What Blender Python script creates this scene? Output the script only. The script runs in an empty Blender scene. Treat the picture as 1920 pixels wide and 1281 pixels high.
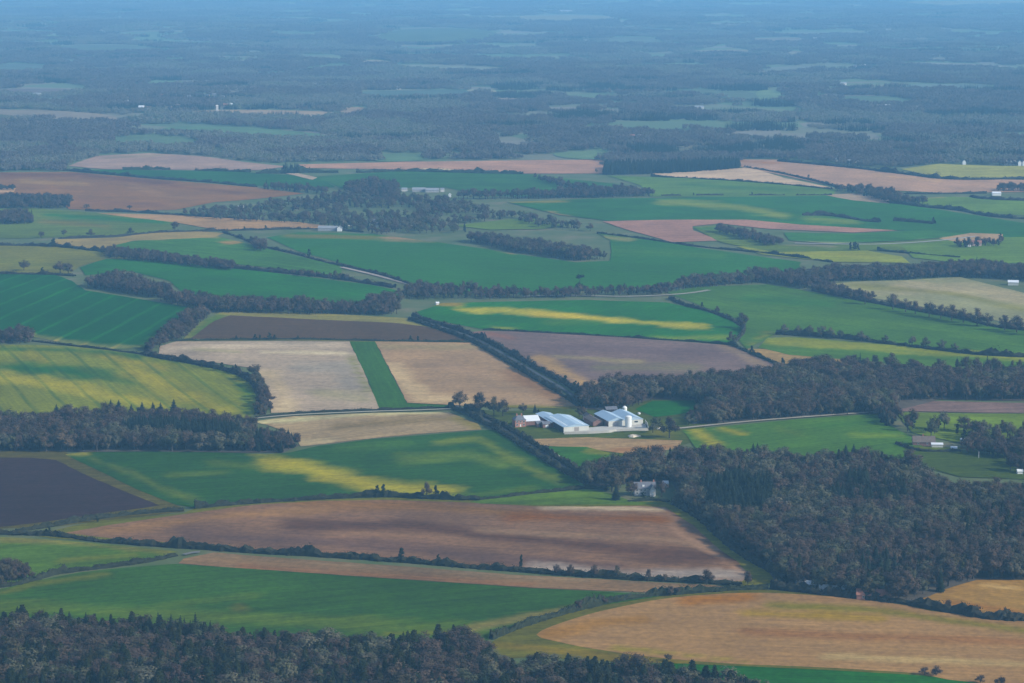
import bpy, bmesh, math, random
import numpy as np
from mathutils import Vector, Matrix
from mathutils.geometry import delaunay_2d_cdt

random.seed(7)
rng = np.random.default_rng(11)
SC = bpy.context.scene
COL = SC.collection

# ------------------------------------------------------------------ camera
CAM_H = 392.0
FPX = 4500.0                      # focal length in photograph pixels (1920 wide)
PITCH = math.atan(740.5 / FPX)
cam_data = bpy.data.cameras.new('camera')
cam_data.sensor_width = 36.0
cam_data.lens = FPX / 1920.0 * 36.0
cam_data.clip_start = 1.0
cam_data.clip_end = 120000.0
cam = bpy.data.objects.new('camera', cam_data)
cam.location = (0, 0, CAM_H)
cam.rotation_euler = (math.pi / 2 - PITCH, 0, 0)
COL.objects.link(cam)
SC.camera = cam

# ------------------------------------------------------------------ sky, sun, exposure
SUN_AZ = math.radians(112)        # clockwise from the viewing direction: from the right, a little behind the camera
SUN_EL = math.radians(29)
world = bpy.data.worlds.new('World')
SC.world = world
world.use_nodes = True
wn = world.node_tree
bg = wn.nodes.get('Background') or wn.nodes.new('ShaderNodeBackground')
sky = wn.nodes.new('ShaderNodeTexSky')
sky.sky_type = 'NISHITA'
sky.sun_disc = False
sky.sun_elevation = SUN_EL
sky.sun_rotation = SUN_AZ
sky.altitude = 200
sky.air_density = 1.0
sky.dust_density = 1.0
wn.links.new(sky.outputs[0], bg.inputs[0])
bg.inputs[1].default_value = 0.15
sun_data = bpy.data.lights.new('sun', 'SUN')
sun_data.energy = 4.0
sun_data.angle = math.radians(0.8)
sun_data.color = (1.0, 0.95, 0.87)
sun = bpy.data.objects.new('sun', sun_data)
to_sun = Vector((math.sin(SUN_AZ) * math.cos(SUN_EL), math.cos(SUN_AZ) * math.cos(SUN_EL), math.sin(SUN_EL)))
sun.rotation_euler = to_sun.to_track_quat('Z', 'Y').to_euler()
sun.location = (0, 0, 600)
COL.objects.link(sun)
vs = SC.view_settings
vs.view_transform = 'Standard'
vs.look = 'None'
vs.gamma = 1.0
vs.exposure = 0.66
vs.use_curve_mapping = False
SC.render.engine = 'CYCLES'
SC.cycles.use_denoising = True
SC.cycles.max_bounces = 3
SC.cycles.diffuse_bounces = 1
SC.cycles.volume_bounces = 0
SC.render.film_transparent = False

# ------------------------------------------------------------------ terrain and picture geometry
CP, SP = math.cos(PITCH), math.sin(PITCH)


def terrain(x, y):
    """rolling chalk downland: gentle swells, a few metres high"""
    return (5.0 * np.sin(x / 260.0 + 0.7) * np.cos(y / 310.0 + 1.1)
            + 4.0 * np.sin((x * 0.8 + y) / 430.0 + 2.0)
            + 5.0 * np.sin((y - 0.5 * x) / 900.0 + 0.4))


def ground_at(u, v):
    """ground point (x, y, z) that the photograph shows at pixel u, v"""
    a, b = (u - 960.0) / FPX, (640.5 - v) / FPX
    dx, dy, dz = a, CP + b * SP, -SP + b * CP
    z = 0.0
    for _ in range(14):
        t = (z - CAM_H) / dz
        z = float(terrain(dx * t, dy * t))
    t = (z - CAM_H) / dz
    return dx * t, dy * t, z


def to_pixel(x, y, z):
    rz = z - CAM_H
    f = y * CP - rz * SP
    return 960.0 + FPX * x / f, 640.5 - FPX * (y * SP + rz * CP) / f


def px_per_m(v):
    return max(v + 100.0, 40.0) / CAM_H


def tz(x, y):
    return float(terrain(x, y))


# ------------------------------------------------------------------ numeric noise
def vnoise(x, y, seed=0):
    xi, yi = np.floor(x).astype(np.int64), np.floor(y).astype(np.int64)
    xf, yf = x - xi, y - yi
    xf = xf * xf * (3 - 2 * xf)
    yf = yf * yf * (3 - 2 * yf)

    def h(a, b):
        n = (a * 374761393 + b * 668265263 + seed * 974711) & 0x7fffffff
        n = ((n ^ (n >> 13)) * 1274126177) & 0x7fffffff
        return ((n ^ (n >> 16)) & 0xffff) / 65535.0
    return ((h(xi, yi) * (1 - xf) + h(xi + 1, yi) * xf) * (1 - yf)
            + (h(xi, yi + 1) * (1 - xf) + h(xi + 1, yi + 1) * xf) * yf)


def fbm(x, y, seed=0, octaves=4):
    s, a, tot = 0.0, 1.0, 0.0
    for k in range(octaves):
        s = s + a * vnoise(x * 2 ** k, y * 2 ** k, seed + k)
        tot += a
        a *= 0.5
    return s / tot


def inside(poly, x, y):
    poly = np.asarray(poly, float)
    res = np.zeros(np.shape(x), bool)
    j = len(poly) - 1
    for i in range(len(poly)):
        xi, yi, xj, yj = poly[i][0], poly[i][1], poly[j][0], poly[j][1]
        c = ((yi > y) != (yj > y)) & (x < (xj - xi) * (y - yi) / (yj - yi + 1e-12) + xi)
        res ^= c
        j = i
    return res


def smooth(pts, closed=False, n=4):
    """Catmull-Rom through the points"""
    p = np.asarray(pts, float)
    m = len(p)
    if m < 3:
        return p
    out = []
    rngi = range(m if closed else m - 1)
    for i in rngi:
        if closed:
            p0, p1, p2, p3 = p[(i - 1) % m], p[i], p[(i + 1) % m], p[(i + 2) % m]
        else:
            p0, p1, p2, p3 = p[max(i - 1, 0)], p[i], p[i + 1], p[min(i + 2, m - 1)]
        for k in range(n):
            t = k / n
            q = 0.5 * ((2 * p1) + (-p0 + p2) * t + (2 * p0 - 5 * p1 + 4 * p2 - p3) * t * t + (-p0 + 3 * p1 - 3 * p2 + p3) * t ** 3)
            out.append(q)
    if not closed:
        out.append(p[-1])
    return np.array(out)


# ------------------------------------------------------------------ colour helpers
def lin(c):
    c = np.asarray(c, float) / 255.0
    return np.where(c <= 0.04045, c / 12.92, ((c + 0.055) / 1.055) ** 2.4)


AIR = np.array([0.192, 0.502, 0.858])     # colour of the air at great depth, as the photograph shows it
BETA = np.array([6.7e-5, 6.7e-5, 6.7e-5])
GAIN = np.array([1.262, 1.36, 1.535])                             # light reaching a level field, in picture units per unit of base colour


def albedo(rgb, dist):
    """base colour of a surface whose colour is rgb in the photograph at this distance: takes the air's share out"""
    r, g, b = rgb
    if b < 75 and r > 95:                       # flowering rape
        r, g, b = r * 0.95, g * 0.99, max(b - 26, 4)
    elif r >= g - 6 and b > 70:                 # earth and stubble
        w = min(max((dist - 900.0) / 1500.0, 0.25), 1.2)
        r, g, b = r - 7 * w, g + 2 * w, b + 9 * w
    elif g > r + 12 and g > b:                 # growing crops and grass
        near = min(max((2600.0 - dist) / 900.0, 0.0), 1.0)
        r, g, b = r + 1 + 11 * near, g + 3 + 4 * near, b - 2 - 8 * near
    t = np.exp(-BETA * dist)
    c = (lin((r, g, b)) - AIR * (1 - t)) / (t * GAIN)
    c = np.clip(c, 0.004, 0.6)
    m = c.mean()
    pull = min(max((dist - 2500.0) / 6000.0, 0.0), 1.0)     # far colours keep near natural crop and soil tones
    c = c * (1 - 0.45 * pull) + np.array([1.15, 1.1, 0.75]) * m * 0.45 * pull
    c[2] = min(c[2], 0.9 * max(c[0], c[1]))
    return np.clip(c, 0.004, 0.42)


def setp(o, label=None, cat=None, group=None, kind=None):
    if label:
        o['label'] = label
    if cat:
        o['category'] = cat
    if group:
        o['group'] = group
    if kind:
        o['kind'] = kind
    return o


def mesh_obj(name, verts, faces, mats, parent=None, mat_idx=None, smooth_shade=False):
    me = bpy.data.meshes.new(name)
    me.from_pydata([tuple(v) for v in verts], [], [tuple(f) for f in faces])
    for m in (mats if isinstance(mats, (list, tuple)) else [mats]):
        me.materials.append(m)
    if mat_idx is not None:
        me.polygons.foreach_set('material_index', np.asarray(mat_idx, np.int32))
    if smooth_shade:
        me.polygons.foreach_set('use_smooth', np.ones(len(me.polygons), bool))
    o = bpy.data.objects.new(name, me)
    COL.objects.link(o)
    if parent is not None:
        o.parent = parent
    return o


def empty(name, loc, rz=0.0):
    o = bpy.data.objects.new(name, None)
    o.empty_display_size = 2
    o.location = loc
    o.rotation_euler = (0, 0, rz)
    COL.objects.link(o)
    return o


# ------------------------------------------------------------------ materials
def new_mat(name):
    m = bpy.data.materials.new(name)
    m.use_nodes = True
    nt = m.node_tree
    b = nt.nodes['Principled BSDF']
    b.inputs['Roughness'].default_value = 0.9
    b.inputs['Specular IOR Level'].default_value = 0.15
    return m, nt, b


def mul_colour(nt, a, b, fac=1.0, mode='MULTIPLY'):
    n = nt.nodes.new('ShaderNodeMix')
    n.data_type = 'RGBA'
    n.blend_type = mode
    n.inputs[0].default_value = fac
    for sock, val in ((n.inputs[6], a), (n.inputs[7], b)):
        if hasattr(val, 'links'):
            nt.links.new(val, sock)
        else:
            sock.default_value = (*val, 1.0)
    return n.outputs[2]


def ramp(nt, fac, stops):
    r = nt.nodes.new('ShaderNodeValToRGB')
    els = r.color_ramp.elements
    while len(els) < len(stops):
        els.new(0.5)
    for e, (p, c) in zip(els, stops):
        e.position = p
        e.color = (*c, 1.0) if len(c) == 3 else c
    nt.links.new(fac, r.inputs[0])
    return r.outputs[0]


def noise(nt, vec, scale, detail=4.0, rough=0.6):
    n = nt.nodes.new('ShaderNodeTexNoise')
    n.inputs['Scale'].default_value = scale
    n.inputs['Detail'].default_value = detail
    n.inputs['Roughness'].default_value = rough
    nt.links.new(vec, n.inputs['Vector'])
    return n.outputs['Fac']


def mapping(nt, vec, rot=0.0, scale=(1, 1, 1)):
    n = nt.nodes.new('ShaderNodeMapping')
    n.vector_type = 'POINT'
    n.inputs['Rotation'].default_value = (0, 0, rot)
    n.inputs['Scale'].default_value = scale
    nt.links.new(vec, n.inputs['Vector'])
    return n.outputs[0]


def field_material(name, angle, streak=0.25, mottle=0.25, tram=0.45, tram_period=24.0, tram_col=(1.35, 1.3, 1.25), tram_w=0.045, grain=0.28):
    """crop or soil: colour of the sown ground from the 'tint' attribute, broken up along the line of work"""
    m, nt, b = new_mat(name)
    at = nt.nodes.new('ShaderNodeAttribute')
    at.attribute_name = 'tint'
    geo = nt.nodes.new('ShaderNodeNewGeometry')
    pos = geo.outputs['Position']
    rot = mapping(nt, pos, -angle, (1, 1, 1))
    streaky = mapping(nt, rot, 0, (0.006, 0.11, 0.05))
    s = noise(nt, streaky, 1.0, 3.0, 0.65)
    col = mul_colour(nt, at.outputs['Color'], ramp(nt, s, [(0.25, (1 - streak,) * 3), (0.75, (1 + streak,) * 3)]))
    rows = noise(nt, mapping(nt, rot, 0, (0.02, 0.5, 0.05)), 1.0, 2.0, 0.6)
    col = mul_colour(nt, col, ramp(nt, rows, [(0.3, (0.86,) * 3), (0.7, (1.14,) * 3)]))
    mo = noise(nt, pos, 0.012, 8.0, 0.65)
    col = mul_colour(nt, col, ramp(nt, mo, [(0.3, (1 - mottle, 1 - mottle * 0.95, 1 - mottle * 0.8)), (0.7, (1 + mottle, 1 + mottle * 0.95, 1 + mottle * 0.8))]))
    gr = noise(nt, pos, 0.22, 3.0, 0.7)
    col = mul_colour(nt, col, ramp(nt, gr, [(0.25, (1 - grain,) * 3), (0.75, (1 + grain,) * 3)]))
    if tram > 0:
        sep = nt.nodes.new('ShaderNodeSeparateXYZ')
        wob = nt.nodes.new('ShaderNodeVectorMath')
        wob.operation = 'ADD'
        nz = nt.nodes.new('ShaderNodeTexNoise')
        nz.inputs['Scale'].default_value = 0.004
        nt.links.new(rot, nz.inputs['Vector'])
        sc = nt.nodes.new('ShaderNodeVectorMath')
        sc.operation = 'SCALE'
        sc.inputs['Scale'].default_value = 16.0
        nt.links.new(nz.outputs['Color'], sc.inputs[0])
        nt.links.new(rot, wob.inputs[0])
        nt.links.new(sc.outputs[0], wob.inputs[1])
        nt.links.new(wob.outputs[0], sep.inputs[0])

        def mth(op, a, v=None):
            n = nt.nodes.new('ShaderNodeMath')
            n.operation = op
            nt.links.new(a, n.inputs[0])
            if v is not None:
                n.inputs[1].default_value = v
            return n.outputs[0]
        f = mth('FRACT', mth('DIVIDE', sep.outputs['Y'], tram_period))
        d = mth('ABSOLUTE', mth('SUBTRACT', f, 0.5))
        line = ramp(nt, d, [(tram_w * 0.5, (1, 1, 1)), (tram_w * 1.4, (0, 0, 0))])
        broken = mul_colour(nt, line, ramp(nt, noise(nt, pos, 0.01, 2.0), [(0.3, (0.35,) * 3), (0.6, (1,) * 3)]))
        fac = nt.nodes.new('ShaderNodeMath')
        fac.operation = 'MULTIPLY'
        nt.links.new(broken, fac.inputs[0])
        fac.inputs[1].default_value = tram
        mx = nt.nodes.new('ShaderNodeMix')
        mx.data_type = 'RGBA'
        mx.blend_type = 'MULTIPLY'
        nt.links.new(fac.outputs[0], mx.inputs[0])
        nt.links.new(col, mx.inputs[6])
        mx.inputs[7].default_value = (*tram_col, 1)
        col = mx.outputs[2]
    nt.links.new(col, b.inputs['Base Color'])
    b.inputs['Roughness'].default_value = 1.0
    b.inputs['Specular IOR Level'].default_value = 0.03
    return m


def varied_mat(name, cols, rough=0.9, spec=0.1, grain_scale=0.8, grain=0.25):
    """colour picked per object out of cols, with fine variation over the surface"""
    m, nt, b = new_mat(name)
    oi = nt.nodes.new('ShaderNodeObjectInfo')
    n = len(cols)
    base = ramp(nt, oi.outputs['Random'], [(i / max(n - 1, 1), c) for i, c in enumerate(cols)])
    tc = nt.nodes.new('ShaderNodeTexCoord')
    g = noise(nt, tc.outputs['Object'], grain_scale, 3.0, 0.7)
    base = mul_colour(nt, base, ramp(nt, g, [(0.25, (1 - grain,) * 3), (0.75, (1 + grain,) * 3)]))
    nt.links.new(base, b.inputs['Base Color'])
    b.inputs['Roughness'].default_value = rough
    b.inputs['Specular IOR Level'].default_value = spec
    return m


def plain_mat(name, c, rough=0.7, spec=0.25, grain=0.15, scale=0.6, metallic=0.0):
    m, nt, b = new_mat(name)
    tc = nt.nodes.new('ShaderNodeTexCoord')
    g = noise(nt, mapping(nt, tc.outputs['Object'], 0, (1, 1, 0.35)), scale, 5.0, 0.65)
    base = mul_colour(nt, c, ramp(nt, g, [(0.25, (1 - grain,) * 3), (0.75, (1 + grain,) * 3)]))
    nt.links.new(base, b.inputs['Base Color'])
    b.inputs['Roughness'].default_value = rough
    b.inputs['Specular IOR Level'].default_value = spec
    b.inputs['Metallic'].default_value = metallic
    return m


# ------------------------------------------------------------------ draped sheets
def drape(name, world_pts, lift, cell, jitter=0.0, seed=0):
    """a sheet lying on the terrain inside the outline; returns the object and its vertex array"""
    w = np.asarray(world_pts, float)
    dense = []
    for i in range(len(w)):
        a, b = w[i], w[(i + 1) % len(w)]
        n = max(1, int(np.hypot(*(b - a)) / cell))
        for k in range(n):
            dense.append(a + (b - a) * k / n)
    dense = np.array(dense)
    if jitter:
        jx = fbm(dense[:, 0] / (cell * 2.2), dense[:, 1] / (cell * 2.2), seed, 3) - 0.5
        jy = fbm(dense[:, 0] / (cell * 2.2) + 31, dense[:, 1] / (cell * 2.2) + 17, seed + 5, 3) - 0.5
        dense = dense + np.stack([jx, jy], 1) * jitter * 2
    lo, hi = dense.min(0), dense.max(0)
    gx, gy = np.meshgrid(np.arange(lo[0], hi[0], cell), np.arange(lo[1], hi[1], cell))
    gx = gx + (np.arange(gx.shape[0]) % 2)[:, None] * cell * 0.5
    gx, gy = gx.ravel(), gy.ravel()
    keep = inside(dense, gx, gy)
    gx, gy = gx[keep], gy[keep]
    nb = len(dense)
    pts = [Vector(p) for p in dense] + [Vector((a, b)) for a, b in zip(gx, gy)]
    edges = [(i, (i + 1) % nb) for i in range(nb)]
    vo, eo, fo, *_ = delaunay_2d_cdt(pts, edges, [], 1, 1e-4)
    v = np.array([(p[0], p[1]) for p in vo])
    z = terrain(v[:, 0], v[:, 1]) + lift
    me = bpy.data.meshes.new(name)
    me.from_pydata(np.column_stack([v, z]).tolist(), [], [tuple(f) for f in fo])
    # face up
    me.update()
    nrm = np.zeros(len(me.polygons) * 3)
    me.polygons.foreach_get('normal', nrm)
    if nrm[2::3].mean() < 0:
        me.flip_normals()
    me.polygons.foreach_set('use_smooth', np.ones(len(me.polygons), bool))
    o = bpy.data.objects.new(name, me)
    COL.objects.link(o)
    return o, np.column_stack([v, z])


def paint(o, cols):
    a = o.data.color_attributes.new('tint', 'FLOAT_COLOR', 'POINT')
    buf = np.ones((len(cols), 4))
    buf[:, :3] = cols
    a.data.foreach_set('color', buf.ravel())


def stroke_weight(pu, pv, pts, half, squash=0.45):
    pts = np.asarray(pts, float)
    best = np.full(pu.shape, 1e9)
    q = np.column_stack([pu * squash, pv])
    p = pts * np.array([squash, 1.0])
    if len(p) == 1:
        p = np.vstack([p, p + 0.01])
    for a, b in zip(p[:-1], p[1:]):
        ab = b - a
        t = np.clip(((q - a) @ ab) / (ab @ ab + 1e-9), 0, 1)
        d = np.hypot(*(q - a - t[:, None] * ab).T)
        best = np.minimum(best, d)
    w = 1.0 - best / half
    return np.clip(w, 0, 1)


LAYER = [0]


def past_frame(pts):
    """fields, hedges and woods that leave the photograph at a side go on beyond it"""
    return [(u - 240 if u <= -20 else u + 240 if u >= 1940 else u, v) for u, v in pts]


def field(label, poly, rgb, strokes=(), line=None, curved=True, jitter_px=1.2, cat='field', name='field', **mk):
    """a field whose outline the photograph shows; strokes are differently coloured drifts of crop or soil within it"""
    poly = past_frame(poly)
    pp = smooth(poly, True, 3) if curved else np.asarray(poly, float)
    w = np.array([ground_at(u, v)[:2] for u, v in pp])
    dist = float(np.hypot(w[:, 0], w[:, 1]).mean())
    cell = min(max(dist / 260.0, 6.0), 60.0)
    if rgb[0] >= rgb[1] - 4 and rgb[2] > 70:
        mk['tram'] = min(mk.get('tram', 0.12), 0.12)
        mk['streak'] = mk.get('streak', 0.25) * 0.7
    LAYER[0] += 1
    seed = LAYER[0]
    lift = 0.15 + 0.006 * seed * (1.0 + dist / 4000.0)
    o, v = drape(name, w, lift, cell, jitter_px / px_per_m(pp[:, 1].mean()) * 2.0, seed)
    pu, pv = to_pixel(v[:, 0], v[:, 1], v[:, 2])
    if line is None:
        ang = 0.15
    else:
        a, b = ground_at(*line[0]), ground_at(*line[1])
        ang = math.atan2(b[1] - a[1], b[0] - a[0])
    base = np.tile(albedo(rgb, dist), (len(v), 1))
    n1 = fbm(v[:, 0] / 90.0, v[:, 1] / 140.0, seed, 4)
    base = base * (1 + 0.35 * (n1[:, None] - 0.5))
    for k, st in enumerate(strokes):
        pts, half, c = st[0], st[1], st[2]
        strength = st[3] if len(st) > 3 else 1.0
        wgt = stroke_weight(pu, pv, pts, half)
        ca, sa = math.cos(ang), math.sin(ang)
        al, ac = v[:, 0] * ca + v[:, 1] * sa, -v[:, 0] * sa + v[:, 1] * ca
        nz = 0.6 * fbm(al / 110.0 + k * 7, ac / 22.0, seed + 40 + k, 4) + 0.4 * fbm(v[:, 0] / 30.0 + k * 7, v[:, 1] / 40.0, seed + 90 + k, 4)
        fine = fbm(al / 30.0, ac / 7.0, seed + 140 + k, 3)
        wgt = np.clip(wgt * 1.25 + (nz - 0.55) * 2.6 * (wgt > 0) * (1.2 - wgt) + (fine - 0.5) * 0.9 * (wgt > 0), 0, 1) * strength
        base = base * (1 - wgt[:, None]) + albedo(c, dist)[None, :] * wgt[:, None]
    paint(o, base)
    o.data.materials.append(field_material('field_ground', ang, **mk))
    setp(o, label, cat, None, 'structure')
    return o
# ------------------------------------------------------------------ ground sheet out to the horizon
def make_ground():
    xs = np.concatenate([np.arange(-3200, -900, 100), np.arange(-900, 901, 50), np.arange(1000, 3201, 100)]).astype(float)
    ys = np.concatenate([np.arange(700, 4600, 50), np.arange(4600, 20000, 140), np.arange(20000, 60001, 2500)]).astype(float)
    X, Y = np.meshgrid(xs, ys)
    X = X * np.maximum(1.0, Y / 5200.0)
    Z = terrain(X, Y) - 0.1
    n, m = X.shape
    idx = np.arange(n * m).reshape(n, m)
    f = np.stack([idx[:-1, :-1], idx[:-1, 1:], idx[1:, 1:], idx[1:, :-1]], -1).reshape(-1, 4)
    m_, nt, b = new_mat('ground_cover')
    geo = nt.nodes.new('ShaderNodeNewGeometry')
    pos = geo.outputs['Position']
    vor = nt.nodes.new('ShaderNodeTexVoronoi')
    vor.inputs['Scale'].default_value = 1.0
    nt.links.new(mapping(nt, pos, 0.3, (0.0048, 0.0062, 0.0)), vor.inputs['Vector'])
    sep = nt.nodes.new('ShaderNodeSeparateColor')
    nt.links.new(vor.outputs['Color'], sep.inputs[0])
    far = ramp(nt, sep.outputs[0], [(0.0, (0.075, 0.11, 0.06)), (0.4, (0.085, 0.125, 0.06)), (0.6, (0.12, 0.12, 0.08)), (0.8, (0.15, 0.135, 0.105)), (0.95, (0.09, 0.125, 0.065))])
    near = ramp(nt, noise(nt, pos, 0.02, 5.0), [(0.3, (0.055, 0.085, 0.03)), (0.55, (0.085, 0.10, 0.042)), (0.75, (0.14, 0.12, 0.07))])
    sx = nt.nodes.new('ShaderNodeSeparateXYZ')
    nt.links.new(pos, sx.inputs[0])
    mr = nt.nodes.new('ShaderNodeMapRange')
    mr.inputs['From Min'].default_value = 4200
    mr.inputs['From Max'].default_value = 4900
    nt.links.new(sx.outputs['Y'], mr.inputs['Value'])
    mx = nt.nodes.new('ShaderNodeMix')
    mx.data_type = 'RGBA'
    nt.links.new(mr.outputs[0], mx.inputs[0])
    nt.links.new(near, mx.inputs[6])
    nt.links.new(far, mx.inputs[7])
    nt.links.new(mx.outputs[2], b.inputs['Base Color'])
    b.inputs['Roughness'].default_value = 1.0
    b.inputs['Specular IOR Level'].default_value = 0.02
    o = mesh_obj('ground', np.stack([X, Y, Z], -1).reshape(-1, 3), f, m_, smooth_shade=True)
    setp(o, 'rough grass and earth between the fields out to the hazy distance', 'ground', None, 'structure')


make_ground()

GREEN, YEL = (48, 100, 64), (138, 140, 34)
# -------- verges and margins first (they show round the edges of the fields laid over them)
field('olive grass margin round the tan field beside the plantation', [(900, 1238), (925, 1202), (990, 1171), (1090, 1142), (1190, 1121), (1370, 1107), (1440, 1106), (1960, 1176), (1960, 1310), (1840, 1290), (1180, 1243), (1000, 1233)],
      (98, 104, 74), [([(930, 1210), (1000, 1215), (1150, 1232), (1300, 1240)], 10, (116, 108, 74))], curved=False, name='grass_margin', cat='margin')
field('pale grass margin between the dark ploughed field and the wood', [(-40, 844), (60, 846), (120, 847), (230, 900), (340, 952), (345, 960), (100, 988), (-40, 1001)], (92, 97, 86), curved=False, name='grass_margin', cat='margin')
field('grass margin along the edge of the big brown ploughed field', [(60, 1003), (180, 978), (345, 962), (365, 954), (560, 939), (720, 933), (850, 937), (1000, 945), (1240, 940), (1290, 958), (1345, 1000), (1395, 1045), (1450, 1068), (1462, 1080), (1450, 1094), (1400, 1098), (1100, 1082), (700, 1050), (350, 1027), (100, 1010)],
      (84, 102, 72), [([(1260, 955), (1340, 1005), (1400, 1055), (1450, 1085)], 26, (108, 116, 80))], curved=False, name='grass_margin', cat='margin')
field('grassy ground round the farm sheds', [(830, 762), (940, 772), (1100, 764), (1120, 755), (1290, 745), (1330, 790), (1300, 830), (1180, 860), (1110, 895), (1000, 830), (930, 800)],
      (70, 98, 74), [([(860, 764), (845, 758)], 9, (120, 150, 150), 0.7), ([(1230, 800), (1240, 815)], 14, (88, 104, 84))], curved=False, name='paddock')
field('strip of light green and bare earth above the sunken lane', [(340, 640), (375, 605), (420, 582), (600, 588), (770, 597), (900, 640), (880, 644), (700, 641), (500, 638)], (128, 128, 102),
      [([(365, 630), (410, 595)], 14, (82, 118, 70))], curved=False, name='grass_margin', cat='margin')
field('pale bare margin under the trees at the wood edge', [(1560, 682), (1700, 688), (1800, 694), (1960, 702), (1960, 720), (1700, 715), (1560, 705)], (168, 152, 128), curved=False, name='earth_margin', cat='margin')
field('earthy headland between the yellow strip and the wood', [(1400, 655), (1440, 655), (1500, 666), (1600, 676), (1560, 684), (1480, 684), (1440, 676)], (150, 132, 108), curved=False, name='earth_margin', cat='margin')

# -------- near fields
field('bright green crop strip beside the plantation at the bottom', [(1150, 1243), (1280, 1245), (1400, 1250), (1550, 1257), (1680, 1264), (1800, 1274), (1900, 1292), (1900, 1350), (1150, 1350)], (36, 96, 58), line=((1280, 1260), (1800, 1280)), curved=False)
field('broad tan stubble field in front of the large wood', [(1005, 1191), (1060, 1166), (1130, 1146), (1210, 1129), (1290, 1118), (1400, 1112), (1500, 1115), (1600, 1123), (1700, 1136), (1800, 1153), (1960, 1181), (1960, 1303), (1840, 1282), (1700, 1262), (1500, 1250), (1350, 1244), (1200, 1230), (1130, 1220), (1060, 1207)],
      (146, 122, 98), [([(1290, 1128), (1400, 1118)], 12, (148, 110, 78)), ([(1020, 1190), (1100, 1170), (1200, 1160)], 16, (146, 116, 84)), ([(1400, 1185), (1700, 1195), (1920, 1205)], 16, (138, 108, 88)), ([(1400, 1150), (1650, 1160)], 12, (140, 122, 78)),
                       ([(1550, 1232), (1750, 1238), (1920, 1245)], 9, (164, 146, 112)), ([(1450, 1135), (1600, 1140), (1920, 1182)], 9, (120, 116, 74)), ([(1150, 1215), (1400, 1240)], 6, (130, 124, 80))], line=((1100, 1180), (1700, 1200)), streak=0.12, mottle=0.15)
field('long bright green crop field above the plantation', [(-40, 1118), (0, 1106), (60, 1091), (150, 1074), (250, 1064), (330, 1058), (450, 1066), (640, 1080), (820, 1092), (1000, 1104), (1220, 1115), (1300, 1113), (1240, 1119), (1160, 1131), (1090, 1142), (990, 1170), (920, 1197), (870, 1245), (-40, 1245)],
      (48, 92, 64), [([(0, 1140), (300, 1150), (560, 1165), (900, 1185)], 20, (82, 112, 74), 0.6), ([(450, 1140)], 12, (128, 112, 82), 0.5), ([(0, 1112), (60, 1096), (200, 1076)], 7, (92, 108, 66), 0.7), ([(880, 1180), (1000, 1155), (1100, 1135)], 9, (130, 124, 92), 0.8), ([(720, 1190), (880, 1185)], 8, (112, 122, 78), .8), ([(300, 1135), (480, 1115)], 7, (72, 108, 72), .6)],
      line=((100, 1140), (500, 1105)), streak=0.2, tram=0.45, tram_period=20, tram_col=(1.5, 1.35, 1.3), curved=False)
field('narrow red-brown ploughed strip under the long hedge', [(345, 1048), (400, 1037), (560, 1049), (760, 1063), (960, 1078), (1200, 1091), (1340, 1098), (1372, 1104), (1300, 1111), (1220, 1112), (1000, 1103), (820, 1091), (640, 1079), (450, 1066), (335, 1057)],
      (126, 110, 98), [([(400, 1041), (700, 1062), (1000, 1084), (1300, 1097)], 4, (118, 116, 108), 0.4), ([(450, 1062), (700, 1078), (1000, 1097)], 6, (130, 104, 92))], line=((400, 1050), (1200, 1103)), curved=False)
field('pale green pasture at the left end of the long hedge', [(-40, 1006), (0, 1007), (120, 1014), (240, 1025), (335, 1035), (300, 1046), (200, 1061), (70, 1081), (0, 1101), (-40, 1112)],
      (68, 108, 76), [([(0, 1010), (150, 1020), (320, 1036)], 8, (112, 120, 92)), ([(120, 1050), (250, 1042)], 8, (96, 114, 78), .7)], line=((0, 1060), (300, 1040)), curved=False)
field('big brown ploughed field banded dark and light', [(122, 1000), (200, 986), (300, 971), (400, 957), (480, 947), (600, 940), (720, 938), (850, 942), (1000, 950), (1100, 951), (1200, 949), (1248, 952), (1270, 966), (1300, 986), (1350, 1031), (1385, 1056), (1402, 1075), (1392, 1091), (1300, 1088), (1100, 1077), (900, 1062), (700, 1045), (500, 1033), (350, 1021), (200, 1009)],
      (122, 104, 98), [([(560, 948), (760, 948), (1000, 965)], 14, (130, 106, 90)), ([(200, 995), (400, 970), (600, 955)], 12, (136, 112, 96)), ([(560, 985), (760, 985), (1000, 1012), (1220, 1035), (1380, 1045)], 22, (94, 84, 88)), ([(350, 1004), (640, 1018), (900, 1042), (1150, 1062)], 20, (98, 90, 96), .8),
                        ([(1020, 952), (1120, 953), (1245, 955)], 5, (164, 150, 132)), ([(960, 968), (1240, 975)], 12, (120, 92, 80)), ([(900, 995), (1250, 1010), (1350, 1030)], 9, (132, 114, 104)), ([(1000, 1065), (1200, 1078), (1380, 1080)], 14, (150, 142, 138), .95), ([(1260, 990), (1340, 1040), (1395, 1075)], 6, (160, 132, 116), .8)],
      line=((300, 985), (1200, 1040)), streak=0.2, curved=False)
field('small green wedge of pasture left of the white gabled house', [(880, 941), (1000, 927), (1100, 918), (1145, 926), (1185, 941), (1245, 944), (1200, 947), (1000, 947), (900, 945)], (70, 108, 66), curved=False)
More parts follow.
